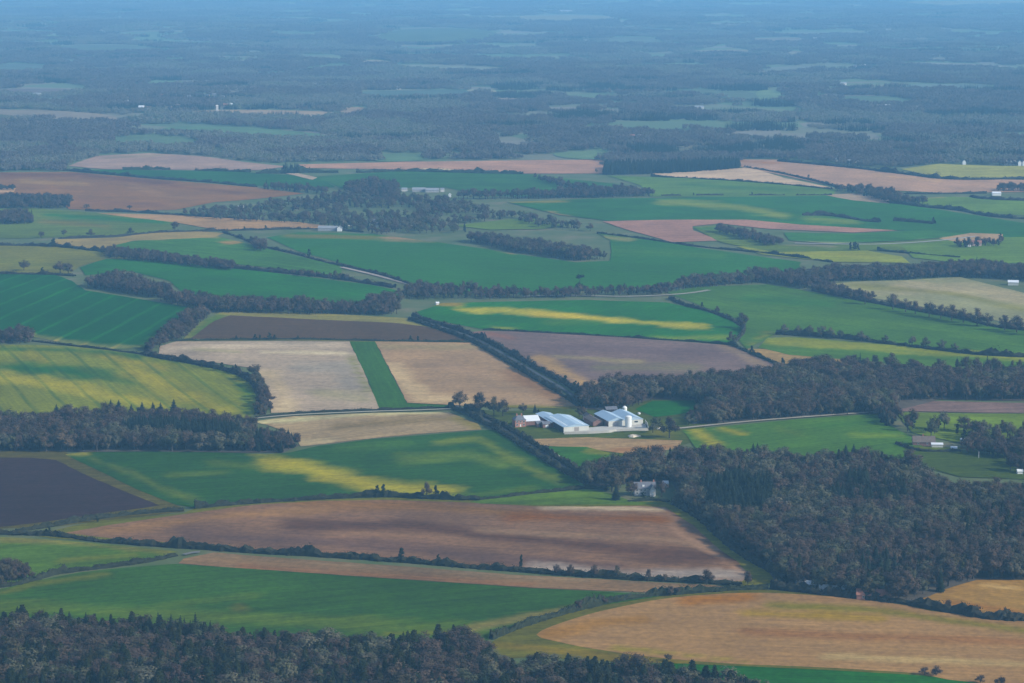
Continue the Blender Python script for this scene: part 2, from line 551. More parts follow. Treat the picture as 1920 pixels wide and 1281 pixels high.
field('green rape field with drifts of yellow flower below the farm lane', [(122, 853), (150, 849), (280, 846), (440, 850), (500, 853), (545, 849), (600, 836), (700, 824), (800, 816), (900, 808), (930, 806), (960, 826), (1020, 866), (1097, 911), (1000, 922), (900, 935), (700, 929), (560, 936), (450, 943), (365, 952), (330, 947), (260, 920), (180, 881)],
      (46, 92, 66), [([(505, 866), (560, 874), (640, 893), (720, 914), (840, 926)], 20, (156, 150, 20), .9), ([(600, 892), (690, 912)], 16, (158, 150, 20), .75), ([(170, 860), (250, 888), (310, 918), (370, 940)], 7, (104, 122, 52), .6), ([(320, 892), (420, 886)], 9, (84, 114, 54), .5), ([(400, 868), (480, 876)], 11, (80, 112, 54), .5),
                       ([(820, 830), (900, 822), (960, 862), (1050, 905)], 9, (110, 128, 44), .85), ([(760, 860), (880, 852), (940, 870)], 16, (84, 118, 50), .75), ([(760, 928), (900, 928), (1000, 915)], 8, (76, 112, 48), .6), ([(640, 840), (760, 830)], 12, (62, 108, 54), .6), ([(160, 850), (120, 852)], 6, (130, 132, 90))],
      line=((300, 900), (700, 880)), streak=0.15, curved=False)
field('dark slate-coloured ploughed field on the left', [(-40, 855), (60, 859), (105, 863), (150, 886), (220, 917), (300, 949), (200, 962), (100, 977), (0, 989), (-40, 992)], (70, 76, 90), line=((0, 960), (300, 950)), streak=0.12, mottle=0.12, curved=False)
field('pale tan field between the left wood and the farm lane', [(470, 792), (550, 781), (700, 775), (840, 773), (895, 795), (903, 806), (800, 813), (700, 822), (600, 834), (565, 838), (548, 815), (500, 797)],
      (150, 136, 118), [([(480, 793), (700, 776), (840, 773)], 5, (176, 170, 138)), ([(540, 830), (620, 826)], 10, (172, 158, 132)), ([(640, 800), (830, 785)], 12, (136, 124, 106)), ([(860, 785), (895, 800)], 10, (128, 124, 90), .8)], line=((500, 820), (860, 780)), curved=False)
field('yellow flowering rape field with dark wheel lines', [(-40, 650), (60, 647), (130, 650), (200, 657), (270, 667), (350, 682), (430, 697), (466, 716), (481, 746), (476, 778), (430, 800), (-40, 810)],
      (116, 130, 40), [([(0, 690), (120, 695), (200, 705)], 16, (52, 104, 76), 1.0), ([(0, 655), (140, 656), (260, 668)], 8, (66, 108, 72), 1.0), ([(60, 665), (85, 675)], 12, (128, 134, 40)), ([(200, 668), (300, 690)], 10, (138, 138, 34)), ([(0, 705), (130, 728), (300, 760)], 16, (152, 150, 24), 1.0), ([(240, 690), (330, 735), (420, 770)], 18, (148, 146, 26), 1.0), ([(455, 720), (470, 770)], 8, (76, 118, 60), 1.0), ([(150, 690), (250, 720)], 9, (72, 110, 66), .8), ([(300, 672), (440, 700)], 7, (86, 116, 70), .9)],
      line=((190, 665), (290, 745)), streak=0.12, tram=0.9, tram_period=27, tram_col=(0.5, 0.7, 1.1), tram_w=0.07, curved=False)
field('deep green crop field with pale wheel lines on the left', [(-40, 512), (100, 515), (135, 527), (160, 545), (290, 566), (372, 578), (340, 601), (300, 632), (272, 653), (225, 656), (130, 646), (60, 632), (-40, 628)],
      (40, 102, 88), [([(0, 625), (60, 632), (200, 652), (270, 650)], 7, (110, 128, 118), .9), ([(0, 530), (200, 560)], 16, (48, 108, 90), .5), ([(270, 650), (340, 600), (372, 580)], 6, (72, 116, 92), .8)], line=((180, 640), (245, 605)), tram=1.0, tram_period=34, tram_col=(2.4, 1.7, 1.7), tram_w=0.075, streak=0.08, mottle=0.12, curved=False)
field('slate-grey ploughed strip above the pale arable field', [(356, 636), (402, 602), (432, 592), (600, 600), (740, 606), (800, 613), (872, 634), (890, 643), (700, 639), (500, 636)], (86, 94, 106), line=((400, 630), (800, 630)), streak=0.08, mottle=0.1, curved=False)
field('pale tan arable field with grey patches left of the grass runway', [(298, 650), (330, 641), (500, 640), (655, 641), (680, 692), (712, 768), (600, 771), (508, 775), (500, 722), (482, 692), (400, 680), (298, 668)],
      (158, 146, 136), [([(310, 655), (480, 648), (640, 646)], 9, (180, 166, 150)), ([(490, 660), (650, 662)], 5, (186, 174, 152)), ([(500, 700), (530, 730), (535, 770)], 14, (176, 160, 138)), ([(570, 690), (640, 690), (660, 730)], 20, (142, 138, 134), .9), ([(600, 740), (680, 745)], 16, (146, 142, 124), .8), ([(660, 670), (690, 730)], 5, (108, 124, 88), .8), ([(360, 655), (450, 660)], 6, (150, 146, 124), .8)],
      line=((320, 650), (650, 650)), streak=0.1, curved=False)
field('pinkish tan arable field right of the grass runway', [(703, 641), (880, 642), (900, 650), (930, 664), (1000, 706), (1050, 736), (1090, 763), (1098, 767), (950, 765), (764, 756)],
      (154, 134, 118), [([(720, 650), (890, 650)], 9, (148, 136, 116)), ([(740, 690), (790, 745), (880, 755)], 14, (178, 158, 132)), ([(820, 680), (900, 700)], 14, (160, 138, 122), .7), ([(960, 700), (1060, 750)], 16, (140, 116, 104), .9), ([(900, 760), (1080, 765)], 4, (110, 122, 92))], line=((760, 700), (1000, 700)), streak=0.08, curved=False)
field('green grass airstrip between the two pale arable fields', [(655, 641), (703, 641), (735, 705), (763, 757), (850, 761), (850, 769), (712, 769), (690, 712)], (60, 106, 68), line=((680, 642), (735, 765)), streak=0.06, mottle=0.1, curved=False, jitter_px=0.5, name='airstrip', cat='airstrip')
field('mauve ploughed field right of the lane with tan lower edge', [(878, 624), (905, 621), (960, 622), (1150, 632), (1370, 648), (1420, 668), (1462, 688), (1400, 705), (1230, 715), (1110, 744), (1062, 724), (1010, 696), (940, 657)],
      (118, 110, 116), [([(1000, 650), (1200, 655), (1380, 665)], 14, (110, 104, 114), .6), ([(1010, 672), (1060, 700), (1110, 722)], 12, (164, 140, 114)), ([(1040, 668), (1200, 678)], 5, (142, 134, 116), .9), ([(1120, 690), (1300, 690)], 12, (118, 120, 108), .8), ([(1360, 650), (1430, 685)], 9, (142, 128, 118), .9), ([(905, 624), (960, 634)], 6, (126, 106, 108))], line=((960, 640), (1400, 660)), streak=0.08, curved=False)
field('green crop field crossed by a thin yellow flowering stripe', [(770, 590), (830, 569), (950, 566), (1100, 563), (1250, 568), (1320, 583), (1372, 602), (1396, 620), (1370, 646), (1150, 630), (960, 619), (900, 617), (800, 598)],
      (58, 116, 88), [([(860, 580), (960, 583), (1060, 590), (1150, 600), (1320, 614)], 8, (160, 160, 48), 1.0), ([(1000, 588), (1150, 600)], 7, (186, 172, 30), 1.0), ([(925, 614), (965, 617)], 4, (120, 140, 56)), ([(1230, 635), (1370, 632)], 7, (112, 140, 62), .9), ([(820, 570), (860, 572)], 5, (134, 124, 88)), ([(1030, 603), (1130, 603)], 8, (84, 128, 74), .6)],
      line=((1040, 572), (1075, 562)), tram=0.45, tram_period=30, tram_col=(1.5, 1.35, 1.2), tram_w=0.05, streak=0.08, curved=False)
field('large green crop field below the round-headed tree row', [(1250, 549), (1300, 539), (1440, 534), (1530, 549), (1600, 563), (1700, 581), (1920, 619), (1960, 626), (1960, 676), (1750, 656), (1600, 632), (1460, 622), (1430, 640), (1400, 655), (1385, 640), (1400, 605), (1330, 580)],
      (74, 116, 94), [([(1420, 590), (1700, 610), (1900, 640)], 14, (80, 122, 76), .8), ([(1400, 560), (1550, 570)], 12, (64, 118, 88), .6), ([(1410, 645), (1440, 625)], 6, (110, 128, 100), .8)], line=((1400, 560), (1800, 620)), streak=0.1, curved=False)
field('narrow yellow-green rape strip above the wood', [(1422, 652), (1440, 634), (1500, 633), (1650, 646), (1800, 656), (1960, 669), (1960, 704), (1800, 692), (1600, 676), (1480, 666)],
      (76, 118, 80), [([(1440, 640), (1530, 643), (1700, 654), (1940, 672)], 11, (132, 144, 58), 1.0), ([(1460, 645), (1600, 652)], 7, (138, 146, 52), .9)], line=((1450, 645), (1900, 680)), streak=0.08, curved=False)
field('pale stubble field behind the round-headed tree row', [(1520, 537), (1600, 529), (1700, 526), (1800, 520), (1920, 550), (1960, 560), (1960, 618), (1880, 604), (1750, 580), (1640, 560)],
      (140, 142, 122), [([(1680, 540), (1850, 545), (1920, 565)], 14, (164, 154, 132), .9), ([(1600, 535), (1780, 550), (1920, 580)], 7, (124, 136, 112), .7), ([(1550, 540), (1650, 550)], 8, (156, 150, 126), .7)], line=((1600, 535), (1850, 570)), streak=0.1, curved=False)
field('tan field corner beyond the dark hedge at the wood end', [(1725, 1126), (1760, 1106), (1835, 1086), (1880, 1088), (1960, 1096), (1960, 1168), (1880, 1160), (1800, 1147), (1740, 1136)],
      (152, 126, 90), [([(1780, 1130), (1920, 1150)], 8, (146, 110, 82), .8), ([(1840, 1098), (1920, 1105)], 6, (172, 148, 108))], line=((1760, 1120), (1920, 1140)), streak=0.1, curved=False)
field('tan earth strip in front of the farm wall', [(1000, 824), (1100, 821), (1280, 827), (1272, 842), (1180, 853), (1100, 842), (1012, 836)], (150, 132, 112), [([(1150, 845), (1250, 838)], 6, (148, 116, 98), .8)], curved=False)
field('small green patch between tan strip and lane hedge', [(1022, 838), (1100, 839), (1150, 852), (1135, 875), (1095, 888), (1050, 862)], (52, 104, 76), [([(1110, 845), (1140, 850)], 6, (112, 124, 88), .8)], curved=False)
field('bright green paddock behind the white silo', [(1190, 768), (1225, 753), (1300, 752), (1310, 772), (1230, 783)], (44, 104, 70), curved=False, name='paddock')
field('green field with two yellow patches right of the farm', [(1280, 808), (1400, 796), (1500, 787), (1640, 777), (1662, 795), (1712, 822), (1745, 852), (1600, 875), (1440, 868), (1310, 848)],
      (66, 112, 76), [([(1305, 808), (1325, 822), (1345, 838)], 10, (150, 148, 38), 1.0), ([(1355, 804), (1395, 815)], 9, (142, 144, 48), 1.0), ([(1460, 805), (1500, 815)], 8, (96, 126, 74), .7), ([(1600, 815), (1690, 818)], 7, (92, 128, 62), .8), ([(1540, 800), (1640, 790)], 8, (60, 112, 84), .7)], line=((1320, 830), (1620, 790)), streak=0.1, curved=False)
field('mauve bare strip at the foot of the wood', [(1668, 756), (1750, 753), (1960, 764), (1960, 780), (1800, 774), (1690, 772)], (124, 112, 116), curved=False)
field('light green pasture behind the sparse bare trees', [(1680, 774), (1800, 776), (1960, 782), (1960, 840), (1800, 832), (1710, 812)], (84, 116, 80), [([(1760, 785), (1920, 795)], 9, (112, 140, 72), .9)], curved=False)
field('dark green meadow below the brown roofed cottage', [(1690, 838), (1800, 840), (1860, 842), (1960, 862), (1960, 912), (1800, 895), (1740, 878)], (62, 94, 66), [([(1720, 838), (1790, 843)], 5, (112, 128, 72), .8)], curved=False)

# -------- middle distance
field('large blue-green crop field across the middle distance', [(500, 446), (560, 436), (700, 440), (780, 450), (900, 466), (960, 476), (1080, 493), (1145, 490), (1145, 452), (1120, 438), (1180, 443), (1300, 464), (1500, 492), (1500, 512), (1400, 520), (1260, 535), (1000, 552), (850, 552), (780, 535), (700, 510), (640, 494), (560, 472)],
      (64, 118, 108), [([(980, 440), (1100, 444), (1180, 448)], 6, (128, 134, 112), .9), ([(720, 446), (850, 448), (930, 462), (960, 474)], 8, (150, 132, 118), 1.0), ([(540, 442), (700, 446)], 6, (116, 124, 106), .8), ([(1150, 470), (1350, 480)], 12, (76, 126, 108), .6)], line=((700, 480), (1200, 500)), streak=0.06, mottle=0.12, curved=False)
field('blue-green crop field behind the dark thicket on the left', [(150, 502), (200, 486), (300, 489), (500, 511), (700, 536), (752, 547), (740, 580), (560, 578), (450, 575), (340, 548), (320, 528), (240, 508), (160, 517)], (60, 116, 98), [([(360, 560), (700, 565)], 10, (66, 112, 96), .7)], line=((250, 500), (650, 540)), streak=0.06, curved=False)
field('olive pasture with hedge trees at the far left', [(-40, 454), (100, 461), (200, 472), (300, 487), (200, 486), (150, 500), (132, 515), (-40, 508)], (106, 122, 108), [([(0, 490), (120, 500)], 9, (102, 122, 92), .8)], curved=False)
field('green crop strip below the village lane', [(200, 462), (280, 448), (400, 442), (480, 462), (560, 482), (640, 500), (640, 518), (450, 497), (300, 472)], (74, 122, 102), [([(280, 446), (350, 438), (410, 440)], 8, (160, 142, 118), .9), ([(420, 455), (450, 455)], 6, (168, 138, 114), .8)], line=((250, 460), (600, 500)), curved=False)
field('tan track side strip running past the lone round tree', [(100, 450), (220, 446), (280, 438), (350, 433), (420, 438), (400, 446), (250, 452), (180, 470), (110, 462)], (148, 138, 116), curved=False)
field('green pasture dotted with trees at the left edge', [(-40, 396), (60, 391), (200, 401), (320, 413), (330, 430), (200, 443), (30, 448), (-40, 446)], (92, 124, 98), [([(90, 402), (200, 410), (310, 418)], 7, (64, 122, 98), .9), ([(80, 415), (200, 425)], 6, (116, 126, 102), .7)], curved=False)
field('thin tan strip below the village wood', [(180, 400), (330, 404), (560, 417), (640, 428), (500, 430), (420, 434), (330, 418)], (158, 136, 122), curved=False)
field('wide red-brown ploughed field at the upper left', [(-40, 326), (130, 323), (280, 336), (480, 352), (570, 364), (480, 374), (400, 380), (330, 394), (250, 396), (130, 393), (100, 368), (-40, 366)],
      (136, 118, 116), [([(0, 328), (150, 328), (320, 345)], 7, (116, 106, 116), .9), ([(40, 340), (160, 345)], 6, (152, 132, 118), .9), ([(250, 350), (310, 368), (360, 372)], 6, (150, 128, 120), .8), ([(150, 378), (300, 385)], 7, (126, 112, 118), .7), ([(330, 350), (450, 362)], 5, (124, 108, 114), .8)], line=((0, 350), (400, 370)), streak=0.06, curved=False)
field('blue-green crop strip above the red-brown field', [(130, 319), (300, 320), (450, 323), (600, 333), (630, 352), (560, 354), (400, 343), (200, 327)], (66, 118, 110), curved=False)
field('pinkish bare field under the far wood on the left', [(128, 312), (180, 293), (280, 288), (380, 294), (470, 306), (540, 313), (480, 320), (350, 319), (200, 318)], (156, 142, 146), [([(200, 296), (300, 292)], 4, (140, 140, 136), .6)], curved=False)
field('long pinkish bare field across the middle', [(560, 309), (700, 306), (760, 304), (1000, 301), (1132, 300), (1132, 326), (980, 326), (850, 321), (720, 318), (570, 316)], (166, 140, 138), [([(800, 317), (840, 319)], 3, (196, 180, 160))], curved=False)
field('blue-green crop field behind the village roofs', [(590, 332), (740, 322), (900, 324), (1000, 328), (1150, 345), (1220, 360), (1100, 370), (900, 368), (840, 352), (640, 354)], (70, 120, 110), [([(1000, 328), (1150, 340)], 5, (94, 134, 106), .8)], curved=False)
field('sandy bare field in front of the far conifer block', [(1210, 326), (1390, 316), (1402, 313), (1470, 334), (1565, 354), (1400, 340), (1280, 334)], (184, 164, 152), curved=False)
field('sweeping pinkish bare field at the upper right', [(1384, 300), (1455, 300), (1600, 314), (1800, 336), (1960, 345), (1960, 358), (1760, 362), (1660, 357), (1550, 347), (1450, 326), (1384, 312)], (164, 142, 138), [([(1650, 330), (1760, 340)], 6, (178, 152, 138), .8), ([(1390, 302), (1460, 306)], 4, (156, 126, 118), .8)], line=((1400, 310), (1800, 350)), streak=0.06, curved=False)
field('green crop field below the sandy field', [(1140, 330), (1290, 335), (1400, 342), (1500, 350), (1570, 357), (1560, 368), (1400, 370), (1220, 370), (1200, 348)], (92, 134, 106), [([(1280, 345), (1480, 358)], 6, (76, 126, 108), .7)], curved=False)
field('wide green crop field with a yellowish slope', [(950, 380), (1100, 374), (1300, 371), (1560, 367), (1760, 394), (1920, 419), (1960, 428), (1960, 448), (1800, 446), (1700, 434), (1500, 422), (1400, 413), (1250, 413), (1140, 415), (1050, 404)],
      (66, 120, 110), [([(1240, 378), (1380, 388), (1470, 405)], 9, (112, 140, 84), 1.0), ([(960, 378), (1060, 378)], 4, (140, 136, 108), .8), ([(1030, 398), (1130, 425)], 5, (142, 130, 120), .9), ([(1510, 410), (1600, 415)], 7, (110, 142, 112), .8)], line=((1000, 390), (1500, 400)), streak=0.05, curved=False)
field('hook-shaped reddish ploughed field', [(1130, 416), (1250, 413), (1340, 412), (1460, 414), (1600, 424), (1745, 430), (1600, 437), (1440, 430), (1350, 420), (1298, 425), (1300, 433), (1350, 452), (1260, 455), (1170, 430)], (154, 128, 128), curved=False)
field('green crop lens beside the reddish hook', [(1470, 437), (1600, 439), (1745, 432), (1830, 441), (1700, 452), (1560, 458), (1480, 452)], (70, 122, 104), [([(1480, 455), (1650, 458), (1800, 446)], 4, (150, 154, 138), .9)], curved=False)
field('green slope below the reddish hook', [(1298, 427), (1345, 424), (1460, 460), (1560, 460), (1700, 454), (1830, 443), (1860, 450), (1700, 470), (1450, 474), (1350, 455)], (92, 124, 104), [([(1300, 428), (1345, 428)], 5, (74, 120, 98)), ([(1480, 458), (1560, 462)], 4, (132, 134, 126))], curved=False)
field('bright yellow-green rape field in the middle distance', [(1380, 463), (1450, 464), (1600, 466), (1690, 482), (1705, 494), (1560, 492), (1430, 478)], (122, 142, 82), [([(1450, 470), (1640, 482)], 8, (140, 152, 70), .8)], curved=False)
field('green pasture at the right behind the tree belt', [(1690, 462), (1780, 452), (1860, 446), (1960, 444), (1960, 496), (1800, 494), (1712, 484)], (94, 132, 96), curved=False)
field('tan farmyard ground by the red roofed farmhouse', [(1760, 448), (1820, 438), (1880, 440), (1880, 452), (1800, 456)], (160, 142, 128), curved=False, name='farmyard')
field('pale green field before the row of white houses', [(1690, 318), (1760, 308), (1860, 312), (1940, 316), (1890, 334), (1760, 334)], (136, 152, 136), curved=False)
field('green pasture below the white barn', [(1690, 376), (1760, 370), (1850, 371), (1960, 380), (1960, 412), (1850, 402), (1740, 386)], (96, 136, 110), [([(1690, 370), (1760, 369)], 4, (152, 146, 128), .8)], curved=False)
field('small mauve bare strip above the hedge', [(1540, 366), (1600, 364), (1665, 372), (1668, 383), (1600, 377)], (152, 142, 138), curved=False)
field('green corner at the far left under the woods', [(-40, 300), (40, 299), (90, 310), (130, 318), (-40, 321)], (98, 146, 122), curved=False)
field('tan scrap of ground by the dark copse', [(-40, 352), (30, 353), (25, 362), (-40, 364)], (176, 150, 136), curved=False)
field('pale scrap of bare ground by the lone dark tree', [(535, 326), (560, 326), (596, 334), (585, 338)], (176, 160, 152), curved=False)
field('small pasture among the village trees', [(960, 412), (1000, 410), (1060, 424), (1020, 430), (920, 432), (850, 424)], (96, 132, 100), curved=False)

# -------- far distance: fields let into the woodland
FAR = [
    ([(-40, 208), (60, 207), (210, 218), (200, 230), (60, 226), (-40, 222)], (146, 148, 158), 'grey stubble field in the far woods at the left'),
    ([(365, 209), (480, 207), (620, 211), (640, 218), (560, 222), (400, 217)], (178, 160, 158), 'pinkish bare strip below the far village'),
    ([(310, 240), (420, 238), (600, 252), (600, 264), (450, 258), (330, 252)], (96, 150, 140), 'green meadow strip in the far woods below the village'),
    ([(205, 262), (300, 255), (380, 266), (370, 278), (230, 274)], (94, 140, 136), 'small green meadow in the far woods at the left'),
    ([(640, 204), (685, 203), (690, 216), (650, 218)], (172, 158, 158), 'small tan field at the end of the far village'),
    ([(1418, 172), (1462, 171), (1468, 188), (1425, 190)], (112, 164, 156), 'square light green field in the far woods'),
    ([(1270, 170), (1400, 172), (1410, 186), (1300, 180)], (98, 146, 158), 'dull green field by the far conifer bar'),
    ([(1040, 288), (1110, 284), (1140, 276), (1150, 290), (1140, 300), (1060, 297)], (104, 150, 132), 'green glade above the pinkish field'),
    ([(700, 292), (760, 289), (800, 292), (790, 302), (710, 304)], (92, 140, 128), 'green glade in the woods left of centre'),
    ([(920, 184), (980, 181), (1010, 188), (990, 194), (925, 194)], (140, 148, 168), 'mauve field by the dark conifer bar'),
    ([(670, 174), (800, 170), (880, 172), (880, 184), (700, 186)], (88, 140, 162), 'blue-green far field left of the dark conifer bar'),
    ([(880, 169), (925, 169), (928, 174), (885, 174)], (162, 178, 178), 'pale far field behind the conifer bar'),
    ([(670, 117), (700, 113), (735, 117), (730, 123), (690, 124)], (168, 176, 186), 'pale tan far field left of centre'),
    ([(740, 122), (900, 126), (960, 132), (900, 136), (760, 132)], (130, 168, 184), 'pale green far strip'),
    ([(700, 72), (760, 56), (860, 55), (930, 62), (900, 80), (740, 84)], (106, 166, 190), 'wide teal far field high in the haze'),
    ([(560, 106), (640, 108), (660, 116), (580, 114)], (116, 172, 186), 'light teal far field on the left'),
    ([(0, 122), (80, 123), (90, 134), (-20, 138)], (98, 154, 180), 'teal far field at the left edge'),
    ([(100, 88), (240, 86), (300, 96), (160, 102)], (104, 162, 190), 'hazy teal field high on the left'),
    ([(1300, 96), (1400, 94), (1410, 102), (1310, 103)], (150, 170, 188), 'pale pink far strip on the right'),
    ([(1470, 98), (1510, 97), (1516, 104), (1475, 105)], (146, 172, 190), 'pale far strip beside the pink one'),
    ([(1400, 74), (1500, 72), (1510, 82), (1420, 82)], (138, 168, 198), 'mauve far strip high on the right'),
    ([(1700, 118), (1860, 122), (1900, 130), (1740, 128)], (138, 170, 194), 'long pale far strip on the right'),
    ([(1560, 184), (1660, 182), (1720, 194), (1600, 198)], (96, 148, 156), 'green far meadow among white houses'),
    ([(1860, 252), (1960, 250), (1960, 262), (1880, 260)], (98, 150, 152), 'green far meadow at the right edge'),
    ([(1440, 128), (1530, 124), (1520, 134), (1450, 140)], (118, 160, 184), 'blue-green far patch'),
    ([(970, 32), (1120, 30), (1150, 40), (1000, 44)], (140, 186, 216), 'pale far field high in the haze by the long shed'),
    ([(1140, 72), (1230, 72), (1240, 84), (1150, 86)], (112, 168, 196), 'teal far field right of centre in the haze'),
    ([(1700, 160), (1840, 160), (1860, 170), (1720, 170)], (104, 154, 176), 'teal far field at the right in the haze'),
    ([(1660, 6), (1900, 2), (1940, 10), (1760, 14)], (142, 196, 220), 'pale far field on the hazy skyline'),
    ([(0, 170), (60, 168), (130, 168), (120, 176), (0, 178)], (120, 136, 168), 'mauve far field left of the far village'),
]
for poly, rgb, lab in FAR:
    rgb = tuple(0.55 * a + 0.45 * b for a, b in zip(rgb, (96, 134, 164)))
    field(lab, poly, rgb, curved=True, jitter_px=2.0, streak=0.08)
# ------------------------------------------------------------------ tree, bush and hedge meshes
M_BARK = varied_mat('bark', [(0.0315, 0.0280, 0.0238), (0.0490, 0.0434, 0.0385), (0.0280, 0.0259, 0.0210)])
M_TWIG = varied_mat('bare_twigs', [(0.0381, 0.0242, 0.0196), (0.0630, 0.0420, 0.0285), (0.0248, 0.0187, 0.0142), (0.0813, 0.0575, 0.0343), (0.0438, 0.0281, 0.0231), (0.0572, 0.0468, 0.0214), (0.0287, 0.0218, 0.0178), (0.0705, 0.0468, 0.0326)], grain=0.3)
M_TWIG_GREY = varied_mat('grey_green_twigs', [(0.0485, 0.0483, 0.0267), (0.0860, 0.0792, 0.0486), (0.0391, 0.0453, 0.0194), (0.0743, 0.0641, 0.0425), (0.0547, 0.0604, 0.0243)], grain=0.3)
M_LARCH = varied_mat('larch_twigs', [(0.0138, 0.0187, 0.0044), (0.0191, 0.0187, 0.0063), (0.0090, 0.0150, 0.0039), (0.0214, 0.0249, 0.0073), (0.0118, 0.0117, 0.0053)], grain=0.3)
M_CONIFER = varied_mat('conifer_needles', [(0.0052, 0.0099, 0.0058), (0.0084, 0.0146, 0.0073), (0.0042, 0.0079, 0.0052), (0.0105, 0.0178, 0.0094)], grain=0.3)
M_IVY = varied_mat('ivy_leaves', [(0.0112, 0.0208, 0.0088), (0.0088, 0.0160, 0.0080), (0.0176, 0.0272, 0.0112)], grain=0.35)
M_HEDGE = varied_mat('hedge_twigs', [(0.018, 0.022, 0.011), (0.023, 0.023, 0.013), (0.016, 0.024, 0.010)], grain=0.4, grain_scale=0.15)
M_HEDGE_BROWN = varied_mat('bare_hedge_twigs', [(0.02, 0.019, 0.015), (0.026, 0.023, 0.018), (0.019, 0.021, 0.013)], grain=0.4, grain_scale=0.15)
M_FARWOOD = varied_mat('far_bare_wood', [(0.0674, 0.0535, 0.0487), (0.0899, 0.0749, 0.0643), (0.0599, 0.0485, 0.0446), (0.0973, 0.0891, 0.0643), (0.0749, 0.0628, 0.0576)], grain=0.3)
M_FARGREY = varied_mat('far_grey_wood', [(0.0966, 0.0966, 0.0725), (0.1207, 0.1167, 0.0926), (0.0885, 0.1046, 0.0604)], grain=0.3)


class MB:
    def __init__(s):
        s.v, s.f = [], []

    def tri(s, a, b, c):
        n = len(s.v)
        s.v += [a, b, c]
        s.f.append((n, n + 1, n + 2))

    def quad(s, a, b, c, d):
        n = len(s.v)
        s.v += [a, b, c, d]
        s.f.append((n, n + 1, n + 2, n + 3))

    def tube(s, a, b, ra, rb, k=5):
        a, b = Vector(a), Vector(b)
        d = (b - a).normalized()
        u = d.cross(Vector((0.3, 0.9, 0.1))).normalized()
        w = d.cross(u)
        n = len(s.v)
        for p, r in ((a, ra), (b, rb)):
            for i in range(k):
                t = 2 * math.pi * i / k
                s.v.append(tuple(p + (u * math.cos(t) + w * math.sin(t)) * r))
        for i in range(k):
            j = (i + 1) % k
            s.f.append((n + i, n + j, n + k + j, n + k + i))

    def box(s, x0, x1, y0, y1, z0, z1):
        n = len(s.v)
        s.v += [(x, y, z) for z in (z0, z1) for y in (y0, y1) for x in (x0, x1)]
        s.f += [tuple(n + i for i in q) for q in ((0, 2, 3, 1), (4, 5, 7, 6), (0, 1, 5, 4), (2, 6, 7, 3), (0, 4, 6, 2), (1, 3, 7, 5))]

    def mesh(s, name, mat):
        me = bpy.data.meshes.new(name)
        me.from_pydata([tuple(p) for p in s.v], [], s.f)
        me.materials.append(mat)
        return me

    def build(s, name, mat, parent=None):
        o = bpy.data.objects.new(name, s.mesh(name, mat))
        COL.objects.link(o)
        o.parent = parent
        return o


def rand_dir(r):
    z = r.uniform(-1, 1)
    t = r.uniform(0, 2 * math.pi)
    q = math.sqrt(1 - z * z)
    return Vector((q * math.cos(t), q * math.sin(t), z))


def spray(cr, r, p, nrm, size):
    """one flat spray of twigs or leaves, its face towards nrm"""
    d = nrm.cross(rand_dir(r)).normalized()
    side = nrm.cross(d) * size * r.uniform(0.20, 0.36)
    q = p + d * size * r.uniform(0.8, 1.5)
    cr.tri(tuple(p - side), tuple(p + side), tuple(q))


def bare_tree(seed, h, rad, n_twig, size, spread=1.0):
    """unit pieces of a leafless broadleaf: trunk with limbs, and a crown of fine branch sprays in clumps"""
    r = random.Random(seed)
    tr, cr = MB(), MB()
    fork = h * r.uniform(0.2, 0.3)
    tr.tube((0, 0, -0.6), (0, 0, fork), h * 0.03, h * 0.022, 6)
    clumps = []
    nl = r.randint(8, 11)
    for i in range(nl):
        t = 2 * math.pi * (i + r.uniform(-.3, .3)) / nl
        up = r.uniform(0.12, 1.0)
        rr = rad * math.sqrt(max(0.05, 1 - up ** 2.2)) * r.uniform(0.55, 1.15) if up > 0.5 else rad * r.uniform(0.45, 0.95)
        p1 = Vector((math.cos(t) * rr * 0.45, math.sin(t) * rr * 0.45, fork + (h - fork) * up * 0.5))
        p2 = Vector((math.cos(t) * rr, math.sin(t) * rr, fork + (h - fork) * up * r.uniform(0.72, 0.98)))
        base = Vector((0, 0, fork * r.uniform(0.85, 1.0)))
        tr.tube(base, p1, h * 0.012, h * 0.008, 4)
        tr.tube(p1, p2, h * 0.008, h * 0.003, 3)
        clumps += [(p2, r.uniform(0.26, 0.4) * rad), (p1 * 0.5 + p2 * 0.5, r.uniform(0.25, 0.36) * rad)]
    tr.tube((0, 0, fork), (r.uniform(-.4, .4), r.uniform(-.4, .4), h * 0.9), h * 0.018, h * 0.004, 4)
    clumps += [(Vector((0, 0, h * 0.86)), rad * 0.42), (Vector((0, 0, h * 0.68)), rad * 0.5)]
    for _ in range(n_twig):
        c, cr_ = clumps[r.randrange(len(clumps))]
        d = rand_dir(r)
        p = c + d * cr_ * (r.random() ** 0.45) * spread
        if p.z < fork * 0.55:
            p.z = fork * 0.55 + r.random()
        nrm = ((p - c).normalized() * 0.6 + (p - Vector((0, 0, h * 0.45))).normalized() * 0.5 + Vector((0, 0, 0.25)) + rand_dir(r) * 0.45).normalized()
        spray(cr, r, p, nrm, size)
    return tr, cr


